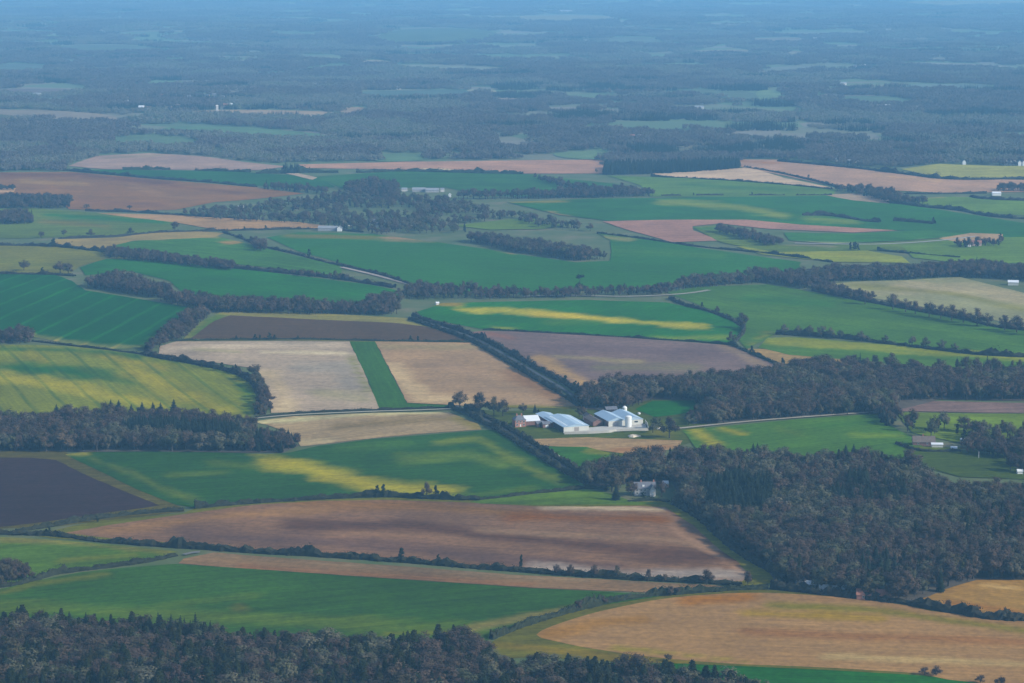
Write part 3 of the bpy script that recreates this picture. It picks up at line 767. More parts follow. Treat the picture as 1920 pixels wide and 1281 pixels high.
def conifer(seed, h, rad, whorls, blades, droop=0.25, bare=0.1):
    r = random.Random(seed)
    tr, cr = MB(), MB()
    tr.tube((0, 0, -0.6), (0, 0, h * 0.97), h * 0.02, h * 0.003, 5)
    for k in range(whorls):
        t = k / (whorls - 1)
        z = h * (bare + (0.98 - bare) * t)
        rr = rad * (1 - t) ** 0.8 * r.uniform(0.85, 1.1) + 0.15
        n = max(4, int(blades * (1 - 0.5 * t)))
        a0 = r.uniform(0, 6)
        for i in range(n):
            a = a0 + 2 * math.pi * (i + r.uniform(-.25, .25)) / n
            q = rr * r.uniform(0.75, 1.15)
            w = rr * r.uniform(0.28, 0.42) + 0.1
            ca, sa = math.cos(a), math.sin(a)
            tip = (ca * q, sa * q, z - droop * q + r.uniform(-.3, .3))
            m1 = (ca * q * .5 - sa * w, sa * q * .5 + ca * w, z - droop * q * .6)
            m2 = (ca * q * .5 + sa * w, sa * q * .5 - ca * w, z - droop * q * .6)
            top = (0, 0, z + h / whorls * 0.55)
            cr.tri(top, m1, tip)
            cr.tri(top, tip, m2)
    return tr, cr


def larch(seed, h, rad, n, size):
    """leafless or thin plantation conifer: narrow cone of loose upswept sprays"""
    r = random.Random(seed)
    tr, cr = MB(), MB()
    tr.tube((0, 0, -0.6), (0, 0, h * 0.98), h * 0.017, h * 0.003, 5)
    for _ in range(n):
        t = r.random() ** 1.15
        z = h * (0.12 + 0.86 * t)
        rr = rad * (1 - t) ** 0.75 * math.sqrt(r.random()) + 0.1
        a = r.uniform(0, 2 * math.pi)
        p = Vector((math.cos(a) * rr * 0.6, math.sin(a) * rr * 0.6, z))
        nrm = (Vector((math.cos(a), math.sin(a), 0.45)) + rand_dir(r) * 0.5).normalized()
        spray(cr, r, p + Vector((math.cos(a), math.sin(a), 0)) * rr * 0.4, nrm, size)
    return tr, cr


def scots_pine(seed, h, rad):
    """bare leaning bole with a flat-topped dark head and one lower mass"""
    r = random.Random(seed)
    tr, cr = MB(), MB()
    tr.tube((0, 0, -0.6), (h * 0.03, 0, h * 0.5), h * 0.028, h * 0.02, 6)
    tr.tube((h * 0.03, 0, h * 0.5), (h * 0.06, 0, h * 0.9), h * 0.02, h * 0.008, 5)
    heads = [(Vector((h * 0.06, 0, h * 0.92)), rad * 0.95, 0.28), (Vector((h * 0.13, 0.5, h * 0.86)), rad * 0.6, 0.3), (Vector((-h * 0.05, 0.3, h * 0.8)), rad * 0.45, 0.35),
             (Vector((0, 0, h * 0.36)), rad * 0.75, 0.55), (Vector((-h * 0.08, 0.6, h * 0.25)), rad * 0.7, 0.6), (Vector((h * 0.08, -0.6, h * 0.2)), rad * 0.6, 0.6)]
    for c, q, fl in heads:
        tr.tube((c.x * 0.3, 0, c.z - 0.8), tuple(c), h * 0.008, h * 0.003, 4)
        for _ in range(110):
            d = rand_dir(r)
            p = c + Vector((d.x * q, d.y * q, d.z * q * fl)) * r.random() ** 0.4
            o2 = rand_dir(r)
            s2 = o2.cross(rand_dir(r)).normalized() * r.uniform(.3, .5)
            cr.tri(tuple(p - s2), tuple(p + s2), tuple(p + o2 * r.uniform(.8, 1.4)))
    return tr, cr


def leafy(seed, h, rad, n, size, low=0.12):
    """dense rounded evergreen or ivy-hung head on a short stem"""
    r = random.Random(seed)
    tr, cr = MB(), MB()
    tr.tube((0, 0, -0.6), (0, 0, h * 0.75), h * 0.03, h * 0.012, 5)
    cl = []
    for k in range(9):
        t = (k + r.random()) / 9
        sp = 0.75 * (1 - 0.75 * t ** 1.5)
        cl.append((Vector((r.uniform(-sp, sp) * rad, r.uniform(-sp, sp) * rad, h * (low + 0.12 + 0.72 * t))), rad * r.uniform(.34, .62) * (1 - 0.4 * t)))
    for _ in range(n):
        c, q = cl[r.randrange(len(cl))]
        d = rand_dir(r)
        p = c + d * q * (0.55 + 0.45 * r.random())
        p.z = max(p.z, h * low * r.uniform(.5, 1))
        spray(cr, r, p, (d + Vector((0, 0, 0.2)) + rand_dir(r) * 0.5).normalized(), size * 1.25)
    return tr, cr


# prototypes: (trunk mesh, crown mesh, height) by kind
PROTO = {}


def register(kind, tr, cr, h, crown_mat):
    PROTO.setdefault(kind, []).append((tr.mesh('trunk', M_BARK), cr.mesh('crown', crown_mat), h, tr, cr, crown_mat))


for i in range(6):
    register('bare', *bare_tree(100 + i, 14.0, 5.0 + 0.35 * (i % 3), 1350, 0.88), 14.0, M_TWIG)
for i in range(4):
    register('grey', *bare_tree(140 + i, 13.0, 5.0 + 0.4 * (i % 2), 1350, 0.88), 13.0, M_TWIG_GREY)
for i in range(5):
    register('conifer', *conifer(200 + i, 15.0, 2.9 + 0.2 * (i % 3), 19, 13), 15.0, M_CONIFER)
for i in range(5):
    register('larch', *larch(240 + i, 15.0, 2.8 + 0.2 * (i % 3), 1100, 0.8), 15.0, M_LARCH)
for i in range(4):
    register('ivy', *leafy(280 + i, 9.0, 2.7, 900, 0.55), 9.0, M_IVY)
for i in range(3):
    register('bush', *bare_tree(300 + i, 5.0, 2.8, 700, 0.55), 5.0, M_TWIG)
register('pine', *scots_pine(320, 15.0, 4.2), 15.0, M_CONIFER)


def place_tree(kind, name, x, y, h, label, cat='tree', group=None, wide=1.0, rz=None, var=None, parts=True):
    tm, cm, h0, *_ = PROTO[kind][random.randrange(len(PROTO[kind])) if var is None else var % len(PROTO[kind])]
    s = h / h0
    o = empty(name, (x, y, tz(x, y) + 0.1), random.uniform(0, 6.28) if rz is None else rz)
    o.scale = (s * wide, s * wide, s)
    for nm, me in (('trunk', tm), ('crown', cm)):
        c = bpy.data.objects.new(nm, me)
        COL.objects.link(c)
        c.parent = o
    setp(o, label, cat, group)
    return o


# ------------------------------------------------------------------ woods: scattered over their footprints
SRC = bpy.data.collections.new('tree_sources')          # not linked to the scene: only instanced
SRC_NAMES = []


def src_add(key, vs_, fs_, mats, idx):
    me = bpy.data.meshes.new('src')
    me.from_pydata([tuple(p) for p in vs_], [], fs_)
    for m in mats:
        me.materials.append(m)
    me.polygons.foreach_set('material_index', np.asarray(idx, np.int32))
    o = bpy.data.objects.new('source_%03d_%s' % (len(SRC_NAMES), key), me)
    SRC.objects.link(o)
    SRC_NAMES.append(key)


def src_from(key, tr, cr, mat):
    n = len(tr.v)
    src_add(key, list(tr.v) + list(cr.v), list(tr.f) + [tuple(i + n for i in f) for f in cr.f], [M_BARK, mat], [0] * len(tr.f) + [1] * len(cr.f))


for kind in ('bare', 'grey', 'conifer', 'larch', 'ivy', 'bush'):
    for p in PROTO[kind]:
        src_from(kind, p[3], p[4], p[5])


def clump(key, seed, n, R, mat, conif):
    """a few dozen far trees standing close, for woods kilometres away"""
    r = random.Random(seed)
    V, F, I = [], [], []
    for k in range(n):
        a, q = r.uniform(0, 6.28), R * math.sqrt(r.random())
        cx, cy, h = math.cos(a) * q, math.sin(a) * q, r.uniform(8.5, 14)
        tr, cr = (conifer(seed * 50 + k, h * 1.15, 3.0, 6, 6) if conif else bare_tree(seed * 50 + k, h, r.uniform(4, 6), 90, 2.0))
        for part, mi in ((tr, 0), (cr, 1)):
            if mi == 0:
                continue
            n0 = len(V)
            V += [(p[0] + cx, p[1] + cy, p[2]) for p in part.v]
            F += [tuple(i + n0 for i in f) for f in part.f]
            I += [1] * len(part.f)
    src_add(key, V, F, [M_BARK, mat], I)


for i in range(6):
    clump('clump', 20 + i, 22, 24, M_FARWOOD, False)
for i in range(3):
    clump('clumpgrey', 40 + i, 20, 24, M_FARGREY, False)
for i in range(3):
    clump('clumpdark', 60 + i, 26, 20, M_CONIFER, True)


def scatter_group():
    ng = bpy.data.node_groups.new('stand_trees', 'GeometryNodeTree')
    ng.interface.new_socket('Geometry', in_out='INPUT', socket_type='NodeSocketGeometry')
    ng.interface.new_socket('Geometry', in_out='OUTPUT', socket_type='NodeSocketGeometry')
    N, L = ng.nodes, ng.links
    gi, go = N.new('NodeGroupInput'), N.new('NodeGroupOutput')
    ci = N.new('GeometryNodeCollectionInfo')
    ci.inputs['Collection'].default_value = SRC
    ci.inputs['Separate Children'].default_value = True
    ci.inputs['Reset Children'].default_value = True
    iop = N.new('GeometryNodeInstanceOnPoints')
    iop.inputs['Pick Instance'].default_value = True

    def attr(nm, ty):
        a = N.new('GeometryNodeInputNamedAttribute')
        a.data_type = ty
        a.inputs['Name'].default_value = nm
        return a.outputs[0]
    L.new(gi.outputs[0], iop.inputs['Points'])
    L.new(ci.outputs[0], iop.inputs['Instance'])
    L.new(attr('idx', 'INT'), iop.inputs['Instance Index'])
    er = N.new('FunctionNodeEulerToRotation')
    L.new(attr('rot', 'FLOAT_VECTOR'), er.inputs[0])
    L.new(er.outputs[0], iop.inputs['Rotation'])
    L.new(attr('scl', 'FLOAT_VECTOR'), iop.inputs['Scale'])
    L.new(iop.outputs[0], go.inputs[0])
    return ng


NG = scatter_group()
KEYIDX = {}
for i, k in enumerate(SRC_NAMES):
    KEYIDX.setdefault(k, []).append(i)
H0 = {'bare': 14.0, 'grey': 13.0, 'conifer': 15.0, 'larch': 15.0, 'ivy': 9.0, 'bush': 5.0}


def stand(name, label, trees, cat='wood'):
    """one mass of trees: list of (x, y, kind, height or scale, width factor)"""
    me = bpy.data.meshes.new(name)
    pts = [(t[0], t[1], tz(t[0], t[1]) + 0.05) for t in trees]
    me.from_pydata(pts, [], [])
    n = len(pts)
    idx = np.array([KEYIDX[t[2]][random.randrange(len(KEYIDX[t[2]]))] for t in trees], np.int32)
    rot = np.zeros((n, 3))
    rot[:, 2] = rng.uniform(0, 6.28, n)
    scl = np.ones((n, 3))
    for i, t in enumerate(trees):
        s = t[3] / H0[t[2]] if t[2] in H0 else t[3]
        scl[i] = (s * t[4], s * t[4], s)
    a = me.attributes.new('idx', 'INT', 'POINT')
    a.data.foreach_set('value', idx)
    a = me.attributes.new('rot', 'FLOAT_VECTOR', 'POINT')
    a.data.foreach_set('vector', rot.ravel())
    a = me.attributes.new('scl', 'FLOAT_VECTOR', 'POINT')
    a.data.foreach_set('vector', scl.ravel())
    o = bpy.data.objects.new(name, me)
    COL.objects.link(o)
    md = o.modifiers.new('trees', 'NODES')
    md.node_group = NG
    setp(o, label, cat, None, 'stuff')
    return o


def spots(poly_px, spacing, holes=(), margin=0.0):
    """jittered tree positions over a footprint given by its outline in the photograph"""
    w = np.array([ground_at(u, v)[:2] for u, v in past_frame(poly_px)])
    lo, hi = w.min(0) - spacing, w.max(0) + spacing
    gx, gy = np.meshgrid(np.arange(lo[0], hi[0], spacing), np.arange(lo[1], hi[1], spacing * 0.9))
    gx = gx + (np.arange(gx.shape[0]) % 2)[:, None] * spacing * 0.5
    gx = gx + rng.uniform(-.42, .42, gx.shape) * spacing
    gy = gy + rng.uniform(-.42, .42, gy.shape) * spacing
    gx, gy = gx.ravel(), gy.ravel()
    k = inside(w, gx, gy)
    for hpoly in holes:
        hw = np.array([ground_at(u, v)[:2] for u, v in hpoly])
        k &= ~inside(hw, gx, gy)
    return list(zip(gx[k], gy[k]))


# ------------------------------------------------------------------ hedges
def hedge(label, pts, h=2.6, w=2.6, mat=None, dense=1.0, group=None, gaps=(), name='hedge', curved=True, rough=0.6):
    """a hedge along a line in the photograph: lumpy body with loose sprays all over"""
    pts = past_frame(pts)
    pp = smooth(pts, False, 4) if curved else np.asarray(pts, float)
    W = [Vector(ground_at(u, v)[:2]) for u, v in pp]
    dist = sum(p.length for p in W) / len(W)
    step = max(1.6, dist / 700.0)
    line, s = [], 0.0
    for a, b in zip(W[:-1], W[1:]):
        n = max(1, int((b - a).length / step))
        for k in range(n):
            line.append(a + (b - a) * k / n)
    line.append(W[-1])
    r = random.Random(int(abs(pts[0][0] * 7 + pts[0][1] * 13)))
    L = np.array([tuple(p) for p in line])
    arc = np.concatenate([[0], np.cumsum(np.hypot(*np.diff(L, axis=0).T))])
    hh = h * (1.05 - rough + 2 * rough * fbm(arc / 6.0, arc * 0 + pts[0][0], 3, 4))
    up = fbm(arc / 28.0, arc * 0 + pts[0][1] + 5, 21, 2)
    hh = hh * np.where(up > 0.62, 1.0 + (up - 0.62) * 3.5, 1.0) * np.where(up < 0.3, 0.65, 1.0)
    ww = w * (0.6 + 0.8 * fbm(arc / 6.0, arc * 0 + pts[0][1], 9, 3))
    mb = MB()
    n = len(line)
    for i in range(n):
        p = line[i]
        t = (line[min(i + 1, n - 1)] - line[max(i - 1, 0)])
        t = t.normalized() if t.length > 0 else Vector((1, 0))
        nrm = Vector((-t.y, t.x))
        z = tz(p.x, p.y)
        for (sx, sz) in ((-0.5, 0.0), (-0.55, 0.5), (-0.3, 0.88), (0.08, 1.0), (0.36, 0.85), (0.55, 0.45), (0.5, 0.0)):
            q = p + nrm * ww[i] * (sx + r.uniform(-.2, .2)) + t * r.uniform(-.3, .3) * step * 0.5
            mb.v.append((q.x, q.y, z + hh[i] * sz * r.uniform(0.62, 1.25) - (0.4 if sz == 0 else 0)))
    for i in range(n - 1):
        if any(g0 <= arc[i] / arc[-1] <= g1 for g0, g1 in gaps):
            continue
        for k in range(6):
            a = i * 7 + k
            mb.f.append((a, a + 7, a + 8, a + 1))
    ns = int(min(arc[-1] * 5.0 * dense * max(0.35, 1800.0 / dist), 9000))
    size = max(0.8, dist / 2400.0)
    for _ in range(ns):
        i = r.randrange(n - 1)
        if any(g0 <= arc[i] / arc[-1] <= g1 for g0, g1 in gaps):
            continue
        p = line[i]
        t = (line[i + 1] - line[i])
        t = t.normalized() if t.length > 0 else Vector((1, 0))
        nrm = Vector((-t.y, t.x))
        q = p + nrm * ww[i] * r.uniform(-.62, .62) + t * r.uniform(0, 1) * step
        zz = hh[i] * (0.25 + 0.85 * math.sqrt(r.random()))
        c = Vector((q.x, q.y, tz(p.x, p.y) + zz))
        d = (rand_dir(r) + Vector((0, 0, 0.6))).normalized()
        s2 = d.cross(rand_dir(r)).normalized() * size * r.uniform(.2, .4)
        mb.tri(tuple(c - s2), tuple(c + s2), tuple(c + d * size * r.uniform(.7, 1.3)))
    o = mb.build(name, mat or M_HEDGE)
    setp(o, label, 'hedge', group)
    return o


def lane(label, pts, width, rgb_albedo, name='lane', lift=0.9, cat='lane'):
    pp = smooth(pts, False, 4)
    W = [Vector(ground_at(u, v)[:2]) for u, v in pp]
    left, right = [], []
    for i, p in enumerate(W):
        t = (W[min(i + 1, len(W) - 1)] - W[max(i - 1, 0)]).normalized()
        n = Vector((-t.y, t.x)) * width / 2
        left.append(p + n)
        right.append(p - n)
    o, v = drape(name, [tuple(p) for p in left + right[::-1]], lift, 8.0)
    o.data.materials.append(plain_mat(name + '_surface', rgb_albedo, 0.95, 0.1, 0.2, 0.05))
    setp(o, label, cat, None, 'structure')
    return o
# ------------------------------------------------------------------ lanes and tracks
lane('narrow tarmac lane between dark hedges climbing from the farm', [(772, 598), (875, 630), (935, 660), (1005, 701), (1055, 730), (1095, 757), (1130, 772)], 3.6, (0.05, 0.055, 0.06))
lane('tarmac lane dropping from the farm past the rape field', [(852, 762), (885, 773), (910, 788), (945, 806), (1005, 843), (1055, 874), (1105, 903), (1140, 920)], 3.6, (0.05, 0.055, 0.06), lift=0.7)
lane('pale track along the foot of the wood beside the farm', [(1262, 806), (1330, 799), (1400, 792), (1500, 784), (1610, 776), (1640, 774)], 4.5, (0.26, 0.23, 0.17), name='track', cat='track')
lane('pale gravel track beside the lane hedge below the farm', [(1022, 842), (1050, 860), (1085, 884)], 3.6, (0.3, 0.28, 0.24), name='track', cat='track')
lane('pale field track below the tan arable field', [(478, 786), (560, 779), (700, 773), (770, 771), (850, 768)], 3.6, (0.26, 0.24, 0.17), name='track', cat='track')
lane('pale track following the trees in the middle distance', [(640, 502), (700, 516), (760, 532), (790, 540)], 7.0, (0.24, 0.2, 0.16), name='track', cat='track')
lane('pale strip under the trees beyond the striped green field', [(980, 557), (1060, 555), (1180, 557), (1280, 552), (1330, 545)], 7.0, (0.2, 0.19, 0.14), name='track', cat='track')
lane('road at the far right leading to the red roofed farm', [(1490, 457), (1640, 459), (1760, 452), (1830, 444)], 7.0, (0.22, 0.21, 0.19), name='lane')
lane('gravel gateway where three hedges meet', [(345, 1042), (362, 1038), (375, 1037)], 4.0, (0.13, 0.13, 0.12), name='track', cat='track')

# ------------------------------------------------------------------ hedges
B = M_HEDGE_BROWN
hedge('long tall dark hedge below the big brown ploughed field', [(-40, 1000), (60, 1003), (200, 1017), (350, 1028), (500, 1038), (700, 1050), (900, 1066), (1100, 1081), (1250, 1090), (1320, 1093), (1390, 1098)], 3.2, 3.6)
hedge('hedge climbing left from the gateway to the bare bushes', [(330, 1042), (270, 1055), (180, 1067), (100, 1078), (0, 1101), (-40, 1113)], 2.6, 3.0)
hedge('hedge curving down to the plantation from the road corner', [(920, 1199), (990, 1172), (1090, 1143), (1190, 1122), (1290, 1113), (1375, 1107), (1440, 1104)], 3.0, 3.2)
hedge('dark hedge below the wood and the long glasshouse', [(1445, 1103), (1500, 1110), (1600, 1121), (1700, 1133), (1740, 1141), (1800, 1151), (1880, 1162), (1960, 1175)], 4.0, 4.5, B)
hedge('dark hedge along the left edge of the large wood', [(1262, 944), (1312, 974), (1360, 1017), (1400, 1047), (1455, 1078), (1470, 1098)], 4.0, 4.5, B)
hedge('hedge joining the dark ploughed field and the brown field', [(30, 998), (100, 987), (180, 974), (260, 964), (345, 958)], 2.6, 3.0)
hedge('hedge along the foot of the green rape field', [(365, 954), (450, 946), (560, 939), (700, 932), (830, 937), (900, 938)], 3.0, 3.2)
hedge('thin hedge above the small green wedge', [(900, 938), (1000, 926), (1100, 916), (1140, 920)], 2.0, 2.4)
hedge('lower hedge of the lane climbing from the farm', [(768, 600), (868, 634), (928, 666), (998, 708), (1048, 738), (1085, 763)], 3.6, 3.6, B)
hedge('upper hedge of the lane climbing from the farm', [(776, 595), (880, 627), (940, 655), (1012, 695), (1062, 722), (1100, 750)], 4.0, 3.6, B)
hedge('near hedge of the lane dropping past the rape field', [(845, 766), (880, 778), (905, 793), (938, 810), (998, 848), (1048, 879), (1100, 909)], 3.6, 4.0)
hedge('far hedge of the lane dropping past the rape field', [(880, 768), (915, 785), (950, 803), (1012, 841), (1062, 872), (1110, 900)], 4.0, 4.0)
hedge('low hedge between the tan field and the airstrip end', [(480, 783), (560, 776), (700, 770), (770, 768), (850, 766)], 1.8, 2.0)
hedge('low dark hedge under the slate-grey strip', [(310, 640), (420, 638), (560, 637), (700, 640), (880, 643)], 1.8, 2.2)
hedge('hedge between the striped green field and the mauve field', [(905, 619), (960, 621), (1150, 632), (1300, 641), (1375, 648)], 1.8, 2.2)
hedge('hedge down the right side of the mauve field', [(1372, 648), (1400, 660), (1440, 677), (1470, 690)], 2.6, 2.8)
hedge('hedge from the lane up to the belt of trees', [(1255, 560), (1290, 575), (1340, 588), (1385, 608), (1395, 622), (1375, 645)], 2.8, 3.2)
hedge('hedge below the row of round-headed trees', [(1525, 545), (1600, 561), (1700, 580), (1800, 598), (1920, 620), (1960, 627)], 4.0, 4.5, B)
hedge('hedge between the large green field and the yellow-green strip', [(1455, 627), (1550, 632), (1650, 643), (1750, 656), (1880, 669), (1960, 678)], 4.0, 4.5)
hedge('hedge along the top of the yellow flowering field', [(60, 640), (130, 648), (200, 656), (272, 665)], 1.6, 2.0)
hedge('bushy hedge running round the yellow flowering field', [(272, 665), (300, 672), (350, 680), (400, 690), (440, 700), (470, 715), (488, 735), (495, 760), (490, 778)], 4.5, 5.5, B)
hedge('hedge up to the dark thicket beside the deep green field', [(275, 658), (300, 635), (335, 608), (368, 584)], 4.0, 5.0, B)
hedge('hedge row between two blue-green fields on the left', [(190, 472), (300, 487), (430, 503), (560, 515), (640, 524), (740, 540)], 4.0, 5.0, B)
hedge('hedge across the olive pasture at the far left', [(-40, 458), (60, 462), (130, 466), (200, 474)], 3.5, 4.5, B)
hedge('hedge in front of the olive pasture trees', [(-40, 512), (60, 515), (140, 518)], 3.0, 4.0, B)
hedge('thin hedge along the lane below the village wood', [(110, 448), (220, 444), (300, 437), (400, 434), (500, 431), (600, 430), (680, 436)], 2.4, 3.0, B)
hedge('hedge from the lane corner down to the lone tree pair', [(418, 436), (450, 446), (490, 462), (560, 478), (620, 495), (700, 512), (780, 538)], 2.4, 3.0, B)
hedge('hedge between the red-brown field and the crop strip', [(100, 318), (200, 327), (300, 336), (400, 343), (480, 351)], 3.5, 5.0)
hedge('thin hedge below the red-brown field', [(160, 396), (260, 399), (380, 407), (480, 412)], 2.6, 3.5, B)
hedge('hedge dividing the sandy field from the pinkish field', [(1395, 314), (1450, 323), (1500, 334), (1550, 346), (1580, 354)], 3.0, 3.5, B)
hedge('hedge under the sandy field', [(1220, 331), (1290, 335), (1400, 341), (1500, 350), (1560, 356)], 2.5, 3.0)
hedge('hedge at the top of the pinkish field on the right', [(1460, 303), (1600, 316), (1700, 328), (1780, 337), (1890, 337), (1960, 330)], 4.5, 6.0, B)
hedge('bushy hedge descending at the right above the wide green field', [(1665, 380), (1730, 388), (1800, 395), (1900, 410), (1960, 418)], 4.5, 6.0)
hedge('hedge below the white barn', [(1820, 370), (1880, 376), (1960, 386)], 4.5, 6.0, B)
hedge('hedge beside the road above the white barn', [(1680, 364), (1760, 364), (1850, 363)], 2.2, 3.0)
hedge('scrubby hedge on the pale green knoll', [(1505, 405), (1560, 406), (1620, 415), (1650, 418)], 5.0, 6.5, B)
hedge('short bushy hedge right of the knoll', [(1675, 415), (1720, 418), (1752, 421)], 4.5, 6.0)
hedge('straight dark hedge above the tree belt', [(1645, 470), (1720, 477), (1800, 484)], 2.2, 2.8)
hedge('thin hedge between the wide blue-green field and the hook', [(1120, 438), (1200, 448), (1300, 462), (1420, 474), (1560, 492)], 2.4, 3.0)
hedge('line of bushes below the green crop field', [(1240, 368), (1340, 367), (1440, 367), (1560, 367)], 2.6, 3.5, B, gaps=[(0.1, 0.2), (0.35, 0.5), (0.7, 0.78)])
hedge('bushy hedge above the field behind the village', [(480, 326), (560, 324), (660, 324), (760, 322), (880, 325), (980, 327)], 5.0, 7.0, gaps=[(0.3, 0.36)])
hedge('dark bushy hedge with gaps on the crop strip', [(230, 319), (300, 318), (380, 320), (470, 323)], 4.0, 6.0, gaps=[(0.35, 0.55)])
hedge('garden hedge of the white gabled house', [(1178, 941), (1220, 938), (1255, 941)], 1.8, 2.0)
hedge('garden hedge below the brown roofed cottage', [(1680, 833), (1720, 846), (1760, 848), (1800, 847)], 2.0, 2.4)

# ------------------------------------------------------------------ woods
CLAIM = []       # every tree of the near and middle woods: (x, y, kind, height, width, wood)
WOOD_TEXT = {
    'plantation': ('plantation along the bottom of the view', 'dark mixed plantation of larch and conifer across the bottom'),
    'leftwood': ('wood on the left above the dark ploughed field', 'bare wood with dark conifers left of the rape field'),
    'farmwood': ('wood behind the farm sheds', 'bare purple-grey wood behind the farm sheds'),
    'bigwood': ('large wood below the farm', 'large mixed wood right of the white gabled house'),
    'thicket': ('dark thicket beside the deep green field', 'dark thicket and tree band beside the deep green field'),
    'belt': ('tree belt across the middle distance', 'belt of bare trees across the middle distance'),
    'parkland': ('sparse trees round the brown roofed cottage', 'sparse bare trees round the brown roofed cottage'),
    'spinney': ('pointed spinney in the large blue-green field', 'pointed bare spinney in the large blue-green field'),
    'village': ('village wood', 'wood wrapped round the village roofs'),
    'copse': ('scattered far copses', 'scattered copses between the middle fields'),
    'pineblock': ('conifer block above the sandy field', 'dark square conifer block above the sandy field'),
}


def grow(wood, poly, spacing, mix, h=(10, 15), wide=(0.85, 1.15), holes=(), keep=1.0):
    kinds, wts = zip(*mix)
    for x, y in spots(poly, spacing, holes):
        if random.random() > keep:
            continue
        patch = float(fbm(np.float64(x / 42.0), np.float64(y / 60.0), 500, 3))
        if float(fbm(np.float64(x / 16.0), np.float64(y / 16.0), 640, 2)) > 0.80 and len(mix) > 1:
            continue                                    # little gaps in the canopy
        ww = [q * ((3.5 if patch > 0.55 else 0.4) if kk == 'grey' else (2.5 if patch < 0.36 else 0.6) if kk in ('conifer', 'ivy', 'larch') and len(mix) > 2 else 1.0) for kk, q in mix]
        k = random.choices(kinds, ww)[0]
        hh = random.uniform(*h) * (0.72 + 0.5 * float(fbm(np.float64(x / 30.0), np.float64(y / 30.0), 810, 3)))
        if k in ('conifer', 'larch'):
            hh *= 1.12
        if k == 'ivy':
            hh *= 0.75
        if k == 'bush':
            hh *= 0.45
        if k in ('bare', 'grey') and random.random() < 0.3:
            hh *= 1.15
            CLAIM.append((x, y, k, hh, random.uniform(1.2, 1.5), wood))
            continue
        CLAIM.append((x, y, k, hh, random.uniform(*wide), wood))


MIXB = (('bare', 7), ('grey', 2), ('ivy', 0.25))
# plantation at the bottom
grow('plantation', [(-60, 1188), (60, 1190), (270, 1200), (400, 1212), (540, 1222), (700, 1226), (850, 1226), (905, 1240), (935, 1262), (1050, 1272), (1200, 1282), (1330, 1296), (1440, 1325), (1300, 1420), (900, 1440), (-60, 1440)], 5.4,
     (('larch', 6), ('conifer', 1.0), ('bare', 2.2), ('grey', 1.2)), (9.5, 16), (1.0, 2.0))
grow('plantation', [(240, 1205), (410, 1212), (400, 1222), (240, 1216)], 5.0, (('conifer', 1),), (13, 17), (0.9, 1.2))
grow('plantation', [(0, 1215), (300, 1225), (330, 1262), (0, 1262)], 6.0, (('bare', 3), ('grey', 1)), (13, 16))
grow('plantation', [(780, 1262), (860, 1228), (915, 1240), (900, 1290), (800, 1330), (740, 1330)], 5.5, (('bare', 6), ('conifer', 2)), (13, 17))
# left wood
grow('leftwood', [(-60, 798), (120, 795), (200, 788), (330, 792), (440, 802), (480, 812), (460, 848), (400, 848), (100, 847), (-60, 846)], 7.0, MIXB, (11, 15), holes=[[(225, 812), (330, 808), (455, 822), (450, 842), (300, 832), (230, 824)]])
grow('leftwood', [(228, 812), (330, 808), (455, 822), (450, 840), (300, 830), (230, 822)], 4.4, (('conifer', 1),), (13, 15.5), (1.1, 1.5))
grow('leftwood', [(450, 812), (500, 818), (562, 836), (530, 850), (450, 848)], 5.0, (('conifer', 3), ('bare', 2)), (8, 12))
for u in (200, 212, 225, 250, 267, 288, 305, 330, 105):
    x, y, z = ground_at(u + random.uniform(-4, 4), 790 + random.uniform(-3, 4))
    CLAIM.append((x, y, 'conifer', random.uniform(15, 19), 1.9, 'leftwood'))
# farm wood
grow('farmwood', [(1090, 768), (1088, 752), (1140, 735), (1240, 727), (1330, 722), (1440, 714), (1490, 700), (1560, 696), (1640, 706), (1800, 716), (1960, 722), (1960, 757), (1760, 750), (1690, 752), (1672, 772), (1640, 776), (1500, 783), (1400, 790), (1300, 798), (1320, 770), (1300, 750), (1225, 750), (1180, 768), (1130, 770)], 7.2, MIXB, (11.5, 15.5))
grow('farmwood', [(1290, 780), (1400, 775), (1500, 772), (1490, 784), (1400, 790), (1290, 800)], 7.0, (('grey', 3), ('bare', 2)), (8, 12))
grow('farmwood', [(1560, 690), (1700, 692), (1960, 704), (1960, 720), (1700, 712), (1560, 702)], 13, (('bare', 4), ('ivy', 1), ('conifer', 1.5)), (9, 14), (0.6, 0.8))
grow('farmwood', [(1810, 706), (1960, 712), (1960, 730), (1815, 722)], 8, (('conifer', 3), ('bare', 2)), (9, 13), (0.8, 1.0))
grow('farmwood', [(1640, 775), (1672, 772), (1690, 790), (1660, 800)], 5.5, (('conifer', 2), ('bare', 2)), (8, 12))
# big wood
CLEAR = [(1165, 950), (1165, 918), (1185, 905), (1262, 905), (1285, 945)]
grow('bigwood', [(1090, 906), (1095, 890), (1140, 886), (1280, 868), (1420, 865), (1500, 880), (1600, 872), (1700, 885), (1745, 915), (1800, 930), (1960, 945), (1960, 1092), (1880, 1088), (1832, 1088), (1740, 1120), (1700, 1132), (1600, 1120), (1500, 1108), (1462, 1098), (1455, 1072), (1400, 1042), (1360, 1012), (1312, 968), (1270, 945), (1180, 942), (1130, 918)], 7.0, (('bare', 6), ('grey', 4), ('larch', 0.4), ('conifer', 0.15)), (11, 15), holes=[CLEAR, [(1310, 930), (1380, 905), (1450, 935), (1440, 985), (1340, 985)]])
grow('bigwood', [(1312, 935), (1380, 908), (1450, 935), (1440, 985), (1345, 985)], 5.0, (('conifer', 5), ('ivy', 2)), (14, 18), (1.2, 1.6))
grow('bigwood', [(1540, 945), (1680, 935), (1700, 958), (1580, 972)], 5.2, (('conifer', 3), ('ivy', 1)), (14, 18), (1.2, 1.6))
